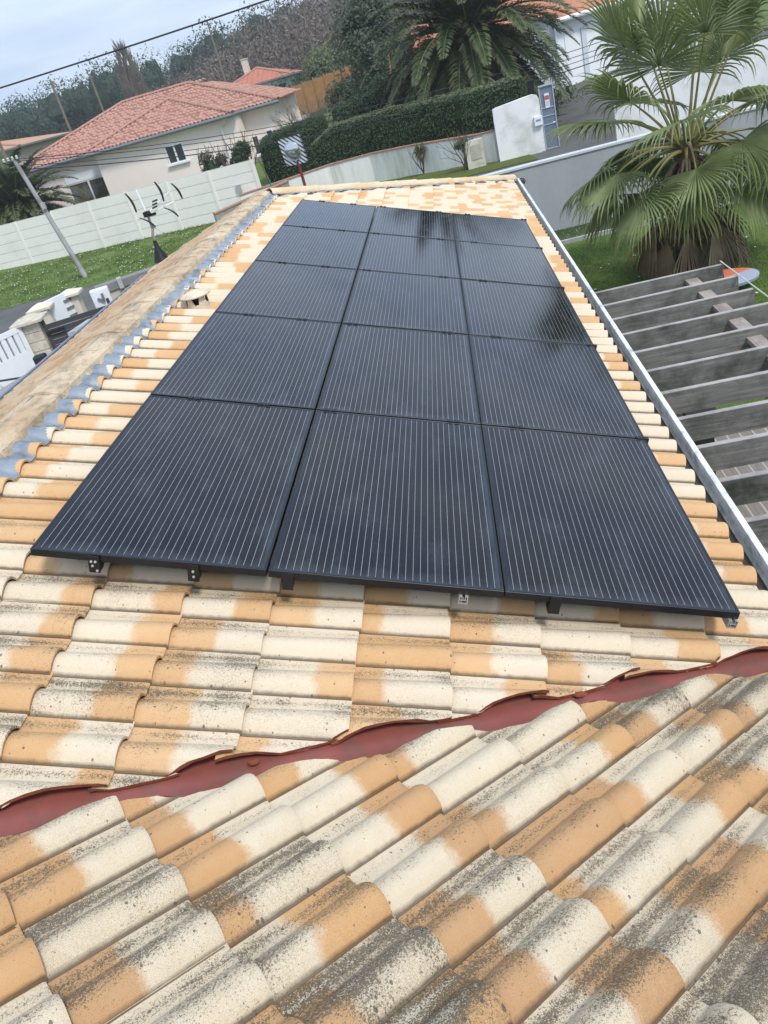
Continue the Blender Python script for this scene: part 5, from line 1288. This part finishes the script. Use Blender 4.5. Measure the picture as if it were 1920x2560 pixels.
b = MB(); b.box((-6.76, 15.88, -1.98), (.18, .05, .05), rot(.3)@Matrix.Rotation(.6, 3, 'Y')); b.box((-6.69, 15.88, -1.9), (.05, .05, .14), rot(.3)); b.build('lever', M['soffit'], t)
# dark panel gate
def plate(name, pts, mat, parent, th_=.04):
    pts = [Vector(p) for p in pts]; n_ = (pts[1]-pts[0]).cross(pts[2]-pts[0]).normalized(); b = MB(); b.extr(pts, n_*th_); return b.build(name, mat, parent)
t = thing('dark_gate', 'dark charcoal slatted gate panel right of the stone pillar', 'gate', (-8.0, 14.9, -3.3)); bpy.context.view_layer.update()
M['charcoal'] = plain('charcoal_slats', (.052, .052, .056), .6, .35, var=.15, sc_=4)
g0, g1 = Vector((-8.05, 15.20, 0)), Vector((-6.55, 15.75, 0)); gd_ = (g1-g0).normalized(); Rg2 = rot(math.atan2(gd_.y, gd_.x)); mid = (g0+g1)/2; gl = (g1-g0).length
for k in range(9): b = MB(); b.box(mid+Vector((0, 0, -2.16-.13*k)), (gl, .03, .118), Rg2); b.build('slat', M['charcoal'], t)
for e_ in (g0, g1): b = MB(); b.box(e_+Vector((0, 0, -2.62)), (.07, .07, 1.34), Rg2); b.build('stile', M['charcoal'], t)
b = MB(); b.box(g0+gd_*.22+Vector((0, -.05, -2.3)), (.42, .06, .08), Rg2); b.build('hinge', M['black'], t)
# white driveway gate
t = thing('white_gate', 'white aluminium driveway gate with upright slots at the left edge', 'gate', (-9.3, 12.9, -3.3)); bpy.context.view_layer.update()
h0, h1 = Vector((-8.50, 14.95, 0)), Vector((-10.2, 11.9, 0)); hd = (h1-h0).normalized(); Rh = rot(math.atan2(hd.y, hd.x)); hl = (h1-h0).length; mid = (h0+h1)/2
b = MB(); b.box(mid+Vector((0, 0, -2.86)), (hl, .05, .72), Rh); b.box(mid+Vector((0, 0, -1.99)), (hl, .06, .12), Rh); b.box(h0+hd*.06+Vector((0, 0, -2.27)), (.12, .056, .46), Rh); b.build('frame', M['pvc'], t)
b = MB()
k = 0
while .2+k*.175 < hl-.1: b.box(h0+hd*(.2+k*.175)+Vector((0, 0, -2.275)), (.125, .04, .45), Rh); k += 1
b.build('slats', M['pvc'], t)
b = MB(); b.box(mid+Vector((0, .04, -2.275)), (hl-.1, .01, .45), Rh); b.build('slot_shade_sheet', plain('slot_shade', (.22, .25, .27), .7), t)  # dark sheet added behind the slats, its colour stands for shade in the slots
t = thing('gate_motor', 'black gate motor with bent arm beside the stone pillar', 'gate motor', (-8.2, 13.9, -2.8)); bpy.context.view_layer.update()
b = MB(); b.box((-8.02, 14.35, -2.72), (.30, .24, .34), rot(.3)); o = b.build('motor', M['binm'], t); bv = o.modifiers.new('b', 'BEVEL'); bv.width = .04; bv.segments = 2
b = MB(); b.tube([(-8.10, 14.2, -2.84), (-8.45, 14.0, -2.88), (-8.95, 13.85, -2.80)], .025, 6); b.build('arm', M['binm'], t)
# lower grey roof strip beside the left gutter
t = wall_run('side_wall', 'low grey concrete wall with broad coping running along the left gutter', [(-6.75, 7.6, -3.3, -2.0), (-5.80, 10.7, -3.3, -2.0), (-5.72, 13.0, -3.3, -2.0), (-5.80, 15.4, -3.3, -2.0), (-5.6, 18.6, -3.3, -2.05)], .34, plain('side_wall_grey', (.30, .30, .29), .9, .15, var=.12, dirt=(.20, .20, .19)), cope=plain('side_coping', (.27, .27, .265), .85, .2, var=.10, sc_=3), cope_h=.09)
t = thing('wall_cap_slab', 'pale grey overlapping cap slab on the side wall near the dark gate', 'slab', (-4.3, 11.2, -1.8)); bpy.context.view_layer.update()
b = MB(); b.box((-5.42, 12.1, -1.70), (.5, .8, .07), rot(-.15)); b.build('slab', M['concrete'], t)
b = MB(); b.box((-5.42, 12.1, -1.82), (.34, .6, .17), rot(-.15)); b.build('block', M['concrete'], t)

# ------------------------------------------------------------------ grass tufts and daisies
M['blade'] = foliage('grass_blades', (.10, .17, .035), (.17, .24, .06), (.24, .26, .09), .3, .7, .8)
M['petal'] = plain('daisy_petals', (.80, .79, .70), .6)
def tufts(name, label, n, pick, dz, hgt, fl, w_):
    b = MB(); rs = np.random.default_rng(11)
    for i in range(n):
        x, y = pick(rs); z = H(x, y)+dz
        if mn.noise(Vector((x*.6, y*.6, 4))) < rs.uniform(-.5, .25): continue
        for k in range(3):
            a = rs.uniform(0, 6.28); h = hgt*rs.uniform(.5, 1.3); lx, ly = rs.normal(0, h*.5, 2); d = Vector((math.cos(a), math.sin(a), 0))*w_
            p = Vector((x+rs.normal(0, .03), y+rs.normal(0, .03), z)); b.poly([p-d, p+d, p+Vector((lx, ly, h))])
        if rs.random() < fl:
            b.cm = 1; c = Vector((x, y, z+hgt*.9)); r = .02+.015*rs.random(); b.poly([c+Vector((r*math.cos(q), r*math.sin(q), .006*math.cos(2*q))) for q in np.linspace(0, 2*math.pi, 6, endpoint=False)]); b.cm = 0
    o = b.build(name, [M['blade'], M['petal']]); o['kind'] = 'stuff'; o['label'] = label
def pk1(rs):
    y = rs.uniform(24.3, 33.5); return rs.uniform(-26, -4.5), y
tufts('grass', 'long grass with small daisies on the verge before the white fence', 15000, pk1, .02, .085, .07, .016)
tufts('grass', 'short grass with few daisies on the lawn around the fan palm', 14000, lambda rs: (rs.uniform(3.6, 9.5), rs.uniform(8.2, 16.0)), .012, .035, .006, .007)

# ------------------------------------------------------------------ air
hz_ = bpy.data.materials.new('haze_air'); hz_.use_nodes = True; ht = hz_.node_tree; ht.nodes.clear()
hv = ht.nodes.new('ShaderNodeVolumePrincipled'); ho = ht.nodes.new('ShaderNodeOutputMaterial'); hv.inputs['Density'].default_value = .0007; hv.inputs['Color'].default_value = (.86, .91, .97, 1)
ht.links.new(hv.outputs[0], ho.inputs['Volume'])
b = MB(); b.box((0, 290, 22), (900, 720, 60)); tag(b.build('haze', hz_), 'thin pale air over the whole place', kind='stuff')
